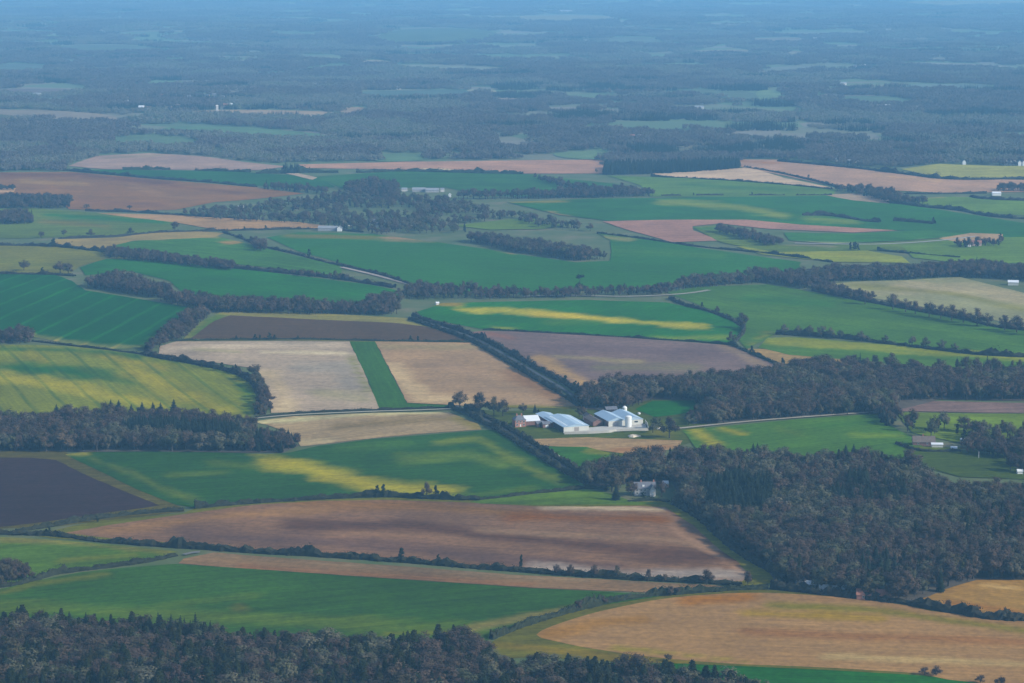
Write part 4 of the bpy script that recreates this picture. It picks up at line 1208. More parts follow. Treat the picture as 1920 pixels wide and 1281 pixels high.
grow('bigwood', [(1590, 925), (1625, 925), (1625, 940), (1590, 940)], 5.0, (('conifer', 1),), (16, 19), (1.3, 1.6))
grow('bigwood', [(1610, 1075), (1680, 1070), (1685, 1100), (1620, 1108)], 5.2, (('conifer', 3), ('ivy', 2)), (14, 17), (1.2, 1.5))
grow('bigwood', [(1800, 985), (1960, 965), (1960, 1020), (1820, 1025)], 10, (('conifer', 3), ('larch', 3)), (12, 15), (1.0, 1.2))
grow('bigwood', [(1140, 884), (1280, 868), (1440, 866), (1430, 876), (1280, 880), (1150, 894)], 9, (('conifer', 4), ('ivy', 1)), (9, 13), (0.9, 1.15))
for u, v, hh in ((1155, 938, 12), (1273, 868, 15), (1420, 872, 17), (1412, 870, 16), (1585, 880, 19), (1600, 880, 19), (1345, 875, 15), (1880, 955, 15), (1910, 965, 14), (1170, 880, 13), (1215, 872, 15)):
    x, y, z = ground_at(u, v)
    CLAIM.append((x, y, 'conifer', hh, 1.7, 'bigwood'))
# trees about the cottage on the right
grow('parkland', [(1680, 795), (1720, 800), (1830, 812), (1960, 818), (1960, 832), (1810, 830), (1740, 822), (1690, 808)], 13, (('bare', 2), ('grey', 3), ('ivy', .5)), (12, 16), (0.7, 0.95))
grow('parkland', [(1800, 832), (1960, 838), (1960, 872), (1850, 862), (1800, 848)], 8.5, (('bare', 4), ('grey', 1), ('ivy', 1)), (9, 13))
grow('parkland', [(1880, 868), (1960, 876), (1960, 905), (1900, 890)], 9, (('bare', 4), ('conifer', 1)), (8, 12))
# thickets left of centre
grow('thicket', [(160, 540), (185, 530), (240, 532), (300, 547), (330, 556), (300, 560), (230, 550)], 6.5, (('bare', 4), ('conifer', 1), ('ivy', 1)), (11, 16))
grow('thicket', [(295, 563), (345, 560), (400, 570), (560, 577), (742, 582), (742, 592), (560, 590), (400, 586), (330, 572)], 7.0, (('bare', 6), ('ivy', 0.6)), (9, 14))
grow('thicket', [(690, 575), (742, 572), (745, 590), (690, 588)], 7.0, (('bare', 1),), (14, 18))
grow('thicket', [(345, 600), (370, 585), (395, 590), (350, 632), (325, 640), (280, 662), (290, 645)], 6.0, (('bare', 3), ('bush', 3)), (8, 12))
grow('thicket', [(472, 718), (500, 728), (512, 770), (490, 782), (478, 770), (486, 745)], 5.0, (('bare', 2), ('bush', 4)), (9, 11))
grow('thicket', [(-50, 628), (60, 632), (55, 645), (-50, 645)], 6.5, (('bare', 3), ('bush', 2)), (9, 12))
grow('thicket', [(-50, 1082), (50, 1078), (65, 1086), (0, 1102), (-50, 1108)], 5, (('bare', 2), ('bush', 2)), (9, 12))
# tree belt
grow('belt', [(745, 556), (785, 540), (860, 548), (1000, 553), (1150, 549), (1255, 546), (1255, 553), (1000, 560), (860, 562), (770, 562)], 8.5, (('bare', 5), ('ivy', 1.4)), (8, 13))
grow('belt', [(1255, 549), (1330, 538), (1440, 530), (1520, 545), (1525, 535), (1600, 528), (1700, 525), (1800, 519), (1805, 508), (1600, 512), (1440, 522), (1300, 533)], 7.5, (('bare', 6), ('grey', 1)), (10, 15))
grow('belt', [(1520, 535), (1545, 538), (1640, 562), (1600, 563), (1525, 547)], 7.0, (('bare', 4), ('ivy', 1)), (7, 11))
grow('belt', [(1800, 522), (1860, 522), (1960, 548), (1960, 532), (1900, 512), (1840, 504), (1800, 506)], 7.5, (('bare', 5), ('conifer', .5)), (11, 16))
grow('belt', [(480, 470), (470, 458), (500, 462), (495, 472)], 7, (('bare', 1),), (9, 13))
grow('belt', [(188, 474), (230, 474), (330, 488), (440, 503), (440, 509), (330, 498), (200, 484)], 7.0, (('bare', 5), ('ivy', 1)), (8, 11))
grow('belt', [(540, 512), (600, 517), (645, 522), (640, 527), (545, 518)], 8.0, (('bare', 3), ('ivy', 1.5)), (6, 9))
# pointed spinney
grow('spinney', [(870, 452), (900, 450), (960, 458), (1060, 474), (1138, 487), (1080, 490), (960, 472)], 8.0, (('bare', 6), ('grey', 2)), (11, 15))
# village wood
grow('village', [(330, 404), (440, 394), (560, 380), (640, 366), (740, 368), (880, 385), (960, 405), (1110, 434), (1010, 428), (960, 410), (850, 424), (880, 436), (700, 440), (640, 431), (560, 420), (400, 414)], 10.5, (('bare', 6), ('grey', 3), ('ivy', .8), ('conifer', .5)), (8, 13), keep=.55, holes=[[(650, 394), (760, 391), (810, 401), (660, 406)], [(470, 402), (600, 396), (612, 405), (480, 409)], [(820, 404), (900, 404), (930, 414), (840, 415)]])
grow('village', [(650, 352), (700, 345), (750, 350), (745, 372), (650, 366)], 10, (('bare', 5), ('conifer', 1)), (10, 15))
# copses
grow('copse', [(-50, 393), (130, 391), (130, 380), (60, 377), (-50, 380)], 8, (('bare', 3), ('conifer', 1)), (12, 15))
grow('copse', [(-50, 424), (55, 421), (62, 416), (40, 410), (-50, 408)], 8, (('bare', 3), ('conifer', 1)), (13, 17))
grow('copse', [(-50, 358), (28, 358), (28, 354), (-50, 353)], 9, (('bare', 1),), (8, 11))
grow('copse', [(490, 355), (610, 366), (615, 361), (500, 350)], 10, (('bare', 3), ('conifer', 2)), (9, 13))
grow('copse', [(1000, 336), (1020, 337), (1100, 355), (1130, 362), (1080, 360)], 10, (('bare', 3), ('ivy', 1)), (9, 13))
grow('copse', [(850, 372), (1000, 370), (1130, 362), (1225, 364), (1225, 369), (1100, 372), (900, 374)], 10, (('bare', 4),), (11, 15))
grow('copse', [(1340, 434), (1365, 436), (1475, 461), (1440, 463), (1360, 442)], 8, (('bare', 4), ('ivy', 1)), (11, 14))
grow('copse', [(1560, 357), (1610, 356), (1675, 366), (1690, 376), (1740, 383), (1720, 387), (1670, 382), (1600, 364)], 9, (('bare', 4), ('ivy', 1)), (9, 13))
grow('copse', [(1870, 356), (1960, 352), (1960, 362), (1870, 360)], 9, (('bare', 4),), (10, 13))
grow('copse', [(1780, 462), (1840, 460), (1880, 456), (1875, 462), (1800, 466)], 9, (('bare', 3), ('ivy', 2)), (9, 12))
grow('copse', [(530, 322), (560, 322), (560, 327), (535, 327)], 8, (('conifer', 2), ('ivy', 1)), (14, 18))
grow('copse', [(1595, 468), (1612, 468), (1612, 472), (1595, 472)], 8, (('ivy', 2),), (12, 14))
# conifer block
grow('pineblock', [(1128, 329), (1250, 326), (1388, 317), (1386, 308), (1250, 312), (1135, 315)], 7.5, (('conifer', 6), ('larch', 1)), (13, 16), (1.1, 1.4))

# the trees that show largest are individuals, the rest of each wood is one mass
KINDNAME = {'bare': 'bare_tree', 'grey': 'bare_tree', 'conifer': 'conifer_tree', 'larch': 'larch_tree', 'ivy': 'evergreen_tree', 'bush': 'bush'}
KINDTEXT = {'bare_tree': 'leafless', 'conifer_tree': 'dark conifer', 'larch_tree': 'thin brownish larch', 'evergreen_tree': 'dark rounded evergreen', 'bush': 'bare bush'}
LIMIT = {'bare_tree': 290, 'conifer_tree': 200, 'larch_tree': 200, 'evergreen_tree': 60, 'bush': 0}
cand = []
for i, (x, y, k, hh, wd, wood) in enumerate(CLAIM):
    z = tz(x, y)
    u0, v0 = to_pixel(x, y, z + hh * 0.6)
    u1, v1 = to_pixel(x, y, z + hh)
    if 0 < u0 < 1920 and v0 < 1279 and v1 > 0:
        cand.append((y / hh, i))
cand.sort()
used = {k: 0 for k in LIMIT}
single = set()
for _, i in cand:
    nm = KINDNAME[CLAIM[i][2]]
    if used[nm] < LIMIT[nm]:
        used[nm] += 1
        single.add(i)
SHORT = {'plantation': 'bottom plantation', 'leftwood': 'left wood', 'farmwood': 'wood behind the farm', 'bigwood': 'large wood', 'thicket': 'left thicket', 'belt': 'middle tree belt', 'parkland': 'cottage trees', 'spinney': 'pointed spinney', 'village': 'village wood', 'copse': 'far copses', 'pineblock': 'conifer block'}
MEANH = {w_: float(np.mean([c[3] for c in CLAIM if c[5] == w_])) for w_ in WOOD_TEXT}
SPAN = {}
for w_ in WOOD_TEXT:
    us_ = [to_pixel(c[0], c[1], 0.0)[0] for c in CLAIM if c[5] == w_]
    SPAN[w_] = (max(0, min(us_)), min(1920, max(us_)))
ALLXY = np.array([(c[0], c[1]) for c in CLAIM])
for i in sorted(single):
    x, y, k, hh, wd, wood = CLAIM[i]
    nm = KINDNAME[k]
    tone = {'bare': 'purple-brown leafless tree', 'grey': 'grey-green leafless tree', 'conifer': 'dark conifer', 'larch': 'thin brownish larch', 'ivy': 'dark rounded evergreen'}[k]
    size = 'tall ' if hh > 1.12 * MEANH[wood] else ('short ' if hh < 0.86 * MEANH[wood] else '')
    u_ = to_pixel(x, y, tz(x, y))[0]
    lo_, hi_ = SPAN[wood]
    third = ('left', 'middle', 'right')[min(2, max(0, int(3 * (u_ - lo_) / (hi_ - lo_ + 1e-6))))]
    d_ = ALLXY - np.array((x, y))
    far_edge = not np.any((d_[:, 1] > 3.5) & (d_[:, 1] < 15) & (np.abs(d_[:, 0]) < 5))
    near_edge = not np.any((d_[:, 1] < -3.5) & (d_[:, 1] > -15) & (np.abs(d_[:, 0]) < 5))
    where = 'on the far edge of' if far_edge else ('on the near edge of' if near_edge else 'inside')
    text = '%s%s %s the %s, %s third' % (size, tone, where, SHORT[wood], third)
    place_tree(k, nm, x, y, hh, text, 'tree', text.replace('tree', 'trees', 1), wd)
for wood, (short, text) in WOOD_TEXT.items():
    rest = [c[:5] for i, c in enumerate(CLAIM) if c[5] == wood and i not in single]
    if rest:
        stand('woodland', text, rest)


# ------------------------------------------------------------------ woodland floor under the near woods
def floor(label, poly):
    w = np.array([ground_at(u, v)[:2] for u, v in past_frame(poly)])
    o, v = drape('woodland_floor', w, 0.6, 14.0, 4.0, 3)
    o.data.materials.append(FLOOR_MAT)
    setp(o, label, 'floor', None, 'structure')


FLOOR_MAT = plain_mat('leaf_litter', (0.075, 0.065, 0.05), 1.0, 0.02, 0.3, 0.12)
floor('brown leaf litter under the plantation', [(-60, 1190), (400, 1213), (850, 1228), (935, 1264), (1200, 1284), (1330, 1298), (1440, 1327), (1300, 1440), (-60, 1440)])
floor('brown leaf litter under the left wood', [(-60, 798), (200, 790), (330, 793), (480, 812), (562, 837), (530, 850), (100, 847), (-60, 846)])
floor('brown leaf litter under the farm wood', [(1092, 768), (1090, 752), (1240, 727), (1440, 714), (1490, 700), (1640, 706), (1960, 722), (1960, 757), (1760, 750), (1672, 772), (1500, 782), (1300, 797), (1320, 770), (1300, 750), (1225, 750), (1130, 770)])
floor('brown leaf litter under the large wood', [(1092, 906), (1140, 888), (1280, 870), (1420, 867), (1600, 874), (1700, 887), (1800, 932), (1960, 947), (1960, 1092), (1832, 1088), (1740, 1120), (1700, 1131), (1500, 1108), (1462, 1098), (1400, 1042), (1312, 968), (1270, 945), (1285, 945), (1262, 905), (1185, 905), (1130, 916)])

# ------------------------------------------------------------------ far woodland
FARPOLY = [p for p, c, l in FAR]
MIDTOP = [(-480, 322), (130, 320), (128, 309), (180, 290), (280, 285), (380, 291), (470, 303), (560, 306), (760, 301), (1132, 297), (1134, 312), (1386, 305), (1386, 297), (1455, 297), (1600, 311), (1690, 315), (1760, 305), (1940, 312), (2480, 316), (2480, 420), (-480, 420)]


def far_woods():
    bands = {}
    y = 4150.0
    while y < 21000:
        sz = min(1.0 + max(0, (y - 5000)) / 7000.0, 2.6)
        step = 27.0 * sz
        half = y * 0.265 + 150
        n = int(2 * half / step)
        xs = -half + (np.arange(n) + rng.uniform(-.45, .45, n) + 0.5) * step
        yy = y + rng.uniform(-.45, .45, n) * step
        z = terrain(xs, yy)
        u, v = to_pixel(xs, yy, z)
        keep = ~inside(MIDTOP, u, v)
        for p in FARPOLY:
            keep &= ~inside(smooth(p, True, 3), u, v + 2)
        dens = fbm(xs / 190.0, yy / 330.0, 77, 5)
        belt = 1 - np.abs(2 * fbm(xs / 330.0 + 9, yy / 420.0, 78, 4) - 1)
        keep &= (dens > (0.39 + 0.09 * np.clip((230 - v) / 170.0, 0, 1))) | (belt > 0.93)
        dark = fbm(xs / 260.0, yy / 180.0, 91, 3) > 0.72
        grey = fbm(xs / 300.0, yy / 400.0, 55, 3) > 0.55
        for i in np.nonzero(keep)[0]:
            k = 'clumpdark' if dark[i] else ('clumpgrey' if grey[i] else 'clump')
            b = 'near' if v[i] > 190 else ('mid' if v[i] > 90 else 'far')
            bands.setdefault(b, []).append((xs[i], yy[i], k, random.uniform(0.6, 1.1) * sz ** 0.35, sz ** 0.65 * random.uniform(.7, 1.1)))
        y += step * 0.85
    # dark conifer bars that stand out in the haze
    for poly in ([(920, 182), (1020, 178), (1030, 184), (940, 186)], [(1030, 222), (1080, 214), (1260, 222), (1258, 227), (1100, 226), (1060, 232)], [(1340, 240), (1480, 238), (1488, 244), (1380, 246)], [(1360, 166), (1430, 164), (1432, 169), (1362, 171)],
                 [(1770, 236), (1860, 238), (1862, 243), (1775, 242)], [(1765, 264), (1850, 264), (1852, 269), (1770, 269)], [(1420, 194), (1510, 196), (1510, 200), (1425, 200)], [(680, 188), (880, 188), (870, 193), (700, 193)], [(1105, 250), (1130, 248), (1130, 254), (1105, 254)], [(1800, 216), (1920, 218), (1920, 222), (1810, 222)], [(1710, 262), (1745, 260), (1748, 266), (1712, 267)]):
        for x, yv in spots(poly, 34.0):
            bands.setdefault('near', []).append((x, yv, 'clumpdark', random.uniform(1.0, 1.25), 1.0))
    stand('woodland', 'far purple-grey woodland just beyond the pinkish fields', bands['near'])
    stand('woodland', 'blue hazy woodland above the far village', bands['mid'])
    stand('woodland', 'pale blue woodland fading into the haze at the top', bands['far'])


far_woods()

# ------------------------------------------------------------------ single trees that stand by themselves
ORD = ['first', 'second', 'third', 'fourth', 'fifth', 'sixth', 'seventh', 'eighth', 'ninth', 'tenth', 'eleventh', 'twelfth', 'thirteenth', 'fourteenth', 'fifteenth', 'sixteenth', 'seventeenth', 'eighteenth']


def at_px(kind, name, u, v, hpx, label, wide=1.0, group=None):
    x, y, z = ground_at(u, v)
    return place_tree(kind, name, x, y, hpx / px_per_m(v), label, 'tree' if 'tree' in name or 'pine' in name else 'bush', group, wide * (1.22 if kind == 'bare' else 1.1))


at_px('pine', 'scots_pine', 1086, 545, 31, 'tall flat-topped dark pine standing above the tree belt', 1.0).rotation_euler.z = 0.2
at_px('bare', 'hedgerow_tree', 862, 768, 36, 'round bare tree at the left end of the farm trees', 1.05)
at_px('bare', 'hedgerow_tree', 900, 778, 44, 'biggest bare tree of the clump left of the brick farmhouse', 0.95)
at_px('bare', 'hedgerow_tree', 926, 780, 38, 'tall bare tree between the biggest tree and the farmhouse', 0.75)
at_px('bare', 'hedgerow_tree', 943, 781, 34, 'bare tree nearest the brick farmhouse', 0.8)
at_px('ivy', 'evergreen_tree', 873, 776, 20, 'dark evergreen squeezed beside the lane bend at the farm', 1.0)
at_px('ivy', 'evergreen_tree', 931, 804, 18, 'dark evergreen on the lane hedge below the farmhouse', 1.3)
at_px('bare', 'hedgerow_tree', 981, 778, 24, 'small bare tree behind the brick farmhouse', 0.8)
at_px('conifer', 'conifer_tree', 1003, 774, 17, 'little pointed conifer behind the white-roofed shed', 1.2)
at_px('ivy', 'evergreen_tree', 1010, 780, 12, 'low dark bush-like evergreen behind the white-roofed shed', 1.2)
at_px('bare', 'hedgerow_tree', 1093, 784, 22, 'bare tree between the two big barns', 0.9)
at_px('bare', 'hedgerow_tree', 1086, 782, 18, 'smaller bare tree tucked left of the dark brick shed', 0.9)
at_px('bare', 'hedgerow_tree', 1255, 822, 42, 'large round bare tree right of the farm wall', 0.95)
at_px('grey', 'hedgerow_tree', 1230, 806, 26, 'grey-green leafless tree at the end of the farm wall', 1.0)
at_px('grey', 'hedgerow_tree', 1224, 812, 20, 'low grey-green tree in front of the farm wall end', 1.1)
at_px('bare', 'hedgerow_tree', 1183, 930, 30, 'bare tree against the left end of the white gabled house', 0.9)
at_px('bare', 'hedgerow_tree', 1240, 932, 32, 'bare tree in the garden right of the white gabled house', 0.9)
at_px('ivy', 'evergreen_tree', 1206, 936, 13, 'low dark shrub on the lawn before the white gabled house', 1.2)
at_px('ivy', 'evergreen_tree', 1060, 722, 19, 'dark round tree on the upper lane hedge', 1.1)
at_px('ivy', 'evergreen_tree', 1079, 733, 19, 'dark tree on the lane hedge nearest the farm wood', 1.0)
at_px('bare', 'hedgerow_tree', 991, 682, 16, 'small bare tree on the lane hedge by the mauve field', 1.1)
at_px('ivy', 'evergreen_tree', 856, 621, 9, 'small dark bush tree high on the lane hedge', 1.3)
at_px('ivy', 'evergreen_tree', 707, 931, 22, 'darker left tree of the pair on the rape field hedge', 0.75)
at_px('ivy', 'evergreen_tree', 720, 933, 25, 'plump right tree of the pair on the rape field hedge', 0.85)
at_px('bare', 'hedgerow_tree', 800, 936, 34, 'spindly bare tree on the rape field hedge', 0.65)
at_px('ivy', 'evergreen_tree', 818, 935, 25, 'dark rounded evergreen beside the spindly bare tree', 0.9)
at_px('ivy', 'evergreen_tree', 182, 980, 13, 'small dark round tree by the slate ploughed field', 1.0)
at_px('ivy', 'evergreen_tree', 92, 1005, 18, 'dark narrow tree at the left hedge corner', 0.8)
at_px('ivy', 'evergreen_tree', 753, 1050, 24, 'spreading dark tree on the long hedge', 1.0)
at_px('ivy', 'evergreen_tree', 822, 1055, 16, 'little dark tree on the long hedge right of the spreading one', 0.9)
at_px('ivy', 'evergreen_tree', 978, 1068, 28, 'narrow ivy-clad tree rising from the long hedge', 0.55)
for i, (u, v, hpx) in enumerate(((1043, 1078, 22), (1070, 1081, 24), (1115, 1084, 26), (1157, 1085, 26), (1216, 1090, 24), (1247, 1091, 16), (1325, 1096, 30), (1402, 1103, 34))):
    at_px('bare', 'hedgerow_tree', u, v, hpx, '%s bare hedgerow tree from the left along the right half of the long hedge' % ORD[i], 0.7 if i not in (6,) else 1.1, 'bare trees on the long hedge')
for i, (u, v, hpx) in enumerate(((990, 1172, 12), (1085, 1145, 22), (1132, 1134, 18), (1258, 1118, 20), (1270, 1116, 16))):
    at_px('bare', 'hedgerow_tree', u, v, hpx, '%s bare tree from the plantation up the curving hedge' % ORD[i], 0.9, 'bare trees on the curving hedge')
for i, (u, v, hpx) in enumerate(((1778, 1146, 22), (1832, 1153, 20), (1885, 1161, 22))):
    at_px('bare', 'hedgerow_tree', u, v, hpx, '%s small bare tree from the wood along the hedge under the tan corner' % ORD[i], 0.85, 'bare trees under the tan corner')
for u, v, hpx, t in ((1733, 1266, 16, 'smaller bare bush on the edge of the bottom green strip'), (1755, 1268, 20, 'larger bare bush on the edge of the bottom green strip'), (1253, 1240, 14, 'dark lone bush below the tan stubble field'), (1838, 1281, 16, 'bare bush at the right end of the bottom green strip'), (1876, 1288, 20, 'bare bush in the bottom right corner')):
    at_px('bush', 'bush', u, v, hpx, t, 1.0)
for i, (u, hpx) in enumerate(((443, 9), (478, 12), (487, 10), (505, 14), (515, 11), (559, 9), (770, 12), (783, 11))):
    at_px('ivy', 'evergreen_tree', u, 638 if u < 700 else 641, hpx, '%s dark bush from the left along the hedge under the slate strip' % ORD[i], 1.1, 'dark bushes under the slate strip')
for i, (u, v, hpx) in enumerate(((378, 690, 13), (400, 695, 17), (416, 697, 18), (437, 700, 14))):
    at_px('ivy', 'evergreen_tree', u, v, hpx, '%s dark tree from the left on the bushy hedge round the yellow field' % ORD[i], 1.0, 'dark trees round the yellow field')
at_px('bare', 'hedgerow_tree', 477, 714, 32, 'tall round bare tree on the bend of the bushy hedge', 1.0)
for i, (u, v, hpx) in enumerate(((1551, 552, 15), (1575, 558, 14), (1622, 571, 28), (1674, 581, 31), (1698, 586, 28), (1716, 590, 27), (1742, 595, 30), (1764, 598, 28), (1784, 602, 32), (1806, 606, 30), (1832, 611, 33), (1851, 613, 28), (1884, 620, 30), (1906, 624, 34), (1932, 629, 32))):
    at_px('bare', 'hedgerow_tree', u, v, hpx, '%s round-headed bare tree from the left in the row by the pale stubble field' % ORD[i], 1.05, 'round-headed tree row')
for i, (u, v, hpx) in enumerate(((1470, 628, 22), (1497, 629, 20), (1518, 631, 22), (1540, 633, 24), (1557, 634, 22), (1576, 636, 18), (1615, 641, 22), (1660, 645, 18), (1710, 651, 22), (1735, 654, 24), (1765, 657, 22), (1790, 660, 18))):
    at_px('grey', 'hedgerow_tree', u, v, hpx, '%s bare tree from the left in the hedge above the yellow-green strip' % ORD[i], 1.0, 'bare trees above the yellow-green strip')
for u, v, hpx, k, t, w in ((1391, 616, 30, 'bare', 'big round bare tree at the corner of the striped green field', 1.1), (1370, 646, 25, 'bare', 'bare tree at the top corner of the mauve field', .8), (1410, 665, 17, 'ivy', 'dark tree halfway down the hedge right of the mauve field', 1.0), (1467, 692, 22, 'ivy', 'dark narrow tree at the wood end of the mauve field', .8),
                           (1316, 578, 12, 'ivy', 'small dark tree on the hedge above the striped green field', 1.0), (1345, 588, 14, 'bare', 'small bare tree on the hedge above the striped green field', 1.0),
                           (45, 508, 22, 'bare', 'left round bare tree in the olive pasture', 1.1), (113, 514, 26, 'bare', 'right round bare tree in the olive pasture', 1.1), (128, 514, 22, 'bare', 'bare tree close beside the right round one in the pasture', 1.0), (80, 515, 14, 'ivy', 'low dark tree between the round pasture trees', 1.0),
                           (328, 434, 20, 'bare', 'lone round tree on the track bend', 1.0), (245, 441, 15, 'bare', 'left small bare tree by the track', 1.0), (170, 445, 16, 'bare', 'bare tree in the green pasture left of the track', 1.2), (120, 443, 13, 'bare', 'small bare tree left in the green pasture', 1.2), (78, 446, 13, 'bare', 'small bare tree at the pasture hedge', 1.1),
                           (101, 464, 17, 'ivy', 'dark bushy tree on the far left hedge', 1.5), (580, 486, 20, 'ivy', 'thin dark tree on the hedge in the large blue-green field', .7), (633, 500, 14, 'ivy', 'short dark tree near the pale track', .9), (497, 470, 14, 'ivy', 'dark small tree of the pair by the lane corner', .9),
                           (426, 436, 8, 'bare', 'little bare tree at the lane corner', 1.0), (458, 433, 9, 'ivy', 'little dark tree by the thin tan strip', 1.0), (498, 432, 10, 'ivy', 'dark bush by the thin tan strip', 1.1), (163, 391, 9, 'bare', 'low bushes at the foot of the red-brown field', 1.6), (243, 394, 10, 'bare', 'small round bush at the foot of the red-brown field', 1.2),
                           (1300, 367, 6, 'ivy', 'dark dot of a bush left on the green crop field', 1.2), (1410, 366, 6, 'ivy', 'dark dot of a bush right on the green crop field', 1.2), (1118, 325, 10, 'bare', 'small tree left of the dark conifer block', .8), (1516, 334, 7, 'bare', 'tiny tree on the hedge between sandy and pinkish fields', 1.0), (1750, 420, 14, 'ivy', 'dark upright tree at the end of the short bushy hedge', .8), (1875, 448, 11, 'ivy', 'dark round tree by the red roofed farmhouse', 1.0)):
    at_px(k, 'evergreen_tree' if k == 'ivy' else 'hedgerow_tree', u, v, hpx, t, w)
# ------------------------------------------------------------------ buildings
WHITE = plain_mat('white_paint', (0.52, 0.53, 0.51), 0.6, 0.3, 0.06)
CREAM = plain_mat('cream_panel', (0.40, 0.40, 0.355), 0.7, 0.3, 0.10, 0.25)
CONCRETE = plain_mat('pale_concrete', (0.35, 0.335, 0.295), 0.9, 0.2, 0.14, 0.15)
BLUEROOF = plain_mat('fibre_cement_roof', (0.26, 0.35, 0.42), 0.65, 0.35, 0.10, 0.2)
PALEROOF = plain_mat('pale_sheet_roof', (0.50, 0.52, 0.53), 0.55, 0.35, 0.08, 0.2)
SLATE = plain_mat('slate_roof', (0.10, 0.105, 0.12), 0.7, 0.3, 0.2, 0.6)
TILE = plain_mat('red_tile_roof', (0.22, 0.10, 0.07), 0.8, 0.2, 0.25, 0.6)
BROWNTILE = plain_mat('brown_tile_roof', (0.11, 0.085, 0.07), 0.8, 0.2, 0.25, 0.6)
BRICK = plain_mat('red_brick', (0.26, 0.12, 0.085), 0.85, 0.2, 0.2, 0.8)
DARKBRICK = plain_mat('dark_brick', (0.15, 0.085, 0.07), 0.85, 0.2, 0.25, 0.8)
BLACK = plain_mat('black_boarding', (0.03, 0.03, 0.033), 0.8, 0.2, 0.3, 0.6)
GLASS = plain_mat('window_glass', (0.03, 0.04, 0.05), 0.15, 0.5, 0.1)
ROOFLIGHT = plain_mat('translucent_sheet', (0.70, 0.72, 0.66), 0.4, 0.4, 0.05)
GREYWALL = plain_mat('grey_flint_wall', (0.26, 0.26, 0.26), 0.85, 0.2, 0.25, 0.8)
GREYROOF = plain_mat('weathered_sheet_roof', (0.18, 0.19, 0.20), 0.7, 0.3, 0.2, 0.2)
PINKWALL = plain_mat('pinkish_render', (0.42, 0.30, 0.26), 0.85, 0.2, 0.15, 0.4)
PALEWALL = plain_mat('pale_render', (0.44, 0.42, 0.39), 0.8, 0.2, 0.1, 0.4)


def gable(name, label, cat, u, v, w, d, he, hr, wall, roof, rot=0.0, ridge='x', group=None, hip=0.0, over=0.35, thick=0.22, spans=1):
    """gabled building; (u, v) is where its near left bottom corner stands in the photograph; x runs along the front, y back"""
    x, y, z = ground_at(u, v)
    o = empty(name, (x, y, z), math.radians(rot))
    R = Matrix.Rotation(math.radians(rot), 2)
    zs = []
    for cx, cy in ((0, 0), (w, 0), (w, d), (0, d)):
        p = R @ Vector((cx, cy))
        zs.append(tz(x + p.x, y + p.y))
    o.location.z = max(zs) + 0.35
    zb = min(zs) - o.location.z - 0.5
    mb = MB()
    n0 = [(0, 0), (w, 0), (w, d), (0, d)]
    for i in range(4):
        a, b = n0[i], n0[(i + 1) % 4]
        mb.quad((a[0], a[1], zb), (b[0], b[1], zb), (b[0], b[1], he), (a[0], a[1], he))
    ws = w / spans
    if not hip:
        if ridge == 'x':
            for gx in (0, w):
                mb.tri((gx, 0, he), (gx, d, he), (gx, d / 2, he + hr))
        else:
            for s_ in range(spans):
                for gy in (0, d):
                    mb.tri((s_ * ws, gy, he), ((s_ + 1) * ws, gy, he), ((s_ + .5) * ws, gy, he + hr))
    mb.build('wall', wall, o)
    rb = MB()

    def slab(pts):
        n = (Vector(pts[1]) - Vector(pts[0])).cross(Vector(pts[2]) - Vector(pts[0])).normalized()
        if n.z < 0:
            n = -n
        top = [tuple(Vector(p) + n * thick) for p in pts]
        low = [tuple(Vector(p) + n * 0.03) for p in pts]
        k = len(pts)
        i0 = len(rb.v)
        rb.v += low + top
        rb.f.append(tuple(range(i0 + k, i0 + 2 * k)))
        rb.f.append(tuple(range(i0 + k - 1, i0 - 1, -1)))
        for i in range(k):
            j = (i + 1) % k
            rb.f.append((i0 + i, i0 + j, i0 + k + j, i0 + k + i))
    if hip:
        q = hip
        e = he - over * hr / (d / 2)
        A, Bc, C, D = (-over, -over, e), (w + over, -over, e), (w + over, d + over, e), (-over, d + over, e)
        r0, r1 = (q, d / 2, he + hr), (w - q, d / 2, he + hr)
        slab([A, Bc, r1, r0])
        slab([C, D, r0, r1])
        slab([D, A, r0])
        slab([Bc, C, r1])
    elif ridge == 'x':
        e = he - over * hr / (d / 2)
        slab([(-over, -over, e), (w + over, -over, e), (w + over, d / 2, he + hr), (-over, d / 2, he + hr)])
        slab([(-over, d / 2, he + hr), (w + over, d / 2, he + hr), (w + over, d + over, e), (-over, d + over, e)])
    else:
        for s_ in range(spans):
            x0, x1 = s_ * ws, (s_ + 1) * ws
            xm = (x0 + x1) / 2
            oa = over if s_ == 0 else 0.0
            ob = over if s_ == spans - 1 else 0.0
            sl = hr / (ws / 2)
            slab([(x0 - oa, -over, he - oa * sl), (xm, -over, he + hr), (xm, d + over, he + hr), (x0 - oa, d + over, he - oa * sl)])
            slab([(xm, -over, he + hr), (x1 + ob, -over, he - ob * sl), (x1 + ob, d + over, he - ob * sl), (xm, d + over, he + hr)])
    rb.build('roof', roof, o)
    setp(o, label, cat, group)
    return o


def piece(o, name, mat, x0, x1, y0, y1, z0, z1, parent=None):
    mb = MB()
    mb.box(x0, x1, y0, y1, z0, z1)
    return mb.build(name, mat, parent or o)


def window(o, x, z, w=1.1, h=1.3, y=0.0):
    f = piece(o, 'window', WHITE, x - w / 2 - .12, x + w / 2 + .12, y - .07, y + .05, z - .1, z + h + .1)
    piece(o, 'pane', GLASS, x - w / 2, x - .05, y - .10, y - .068, z, z + h, f)
    piece(o, 'pane', GLASS, x + .05, x + w / 2, y - .10, y - .068, z, z + h, f)


def chimney(o, x, y, z0, z1, mat=None):
    c = piece(o, 'chimney', mat or BRICK, x - .5, x + .5, y - .35, y + .35, z0, z1)
    piece(o, 'chimney_pot', TILE, x - .15, x + .15, y - .15, y + .15, z1 + .003, z1 + .45, c)


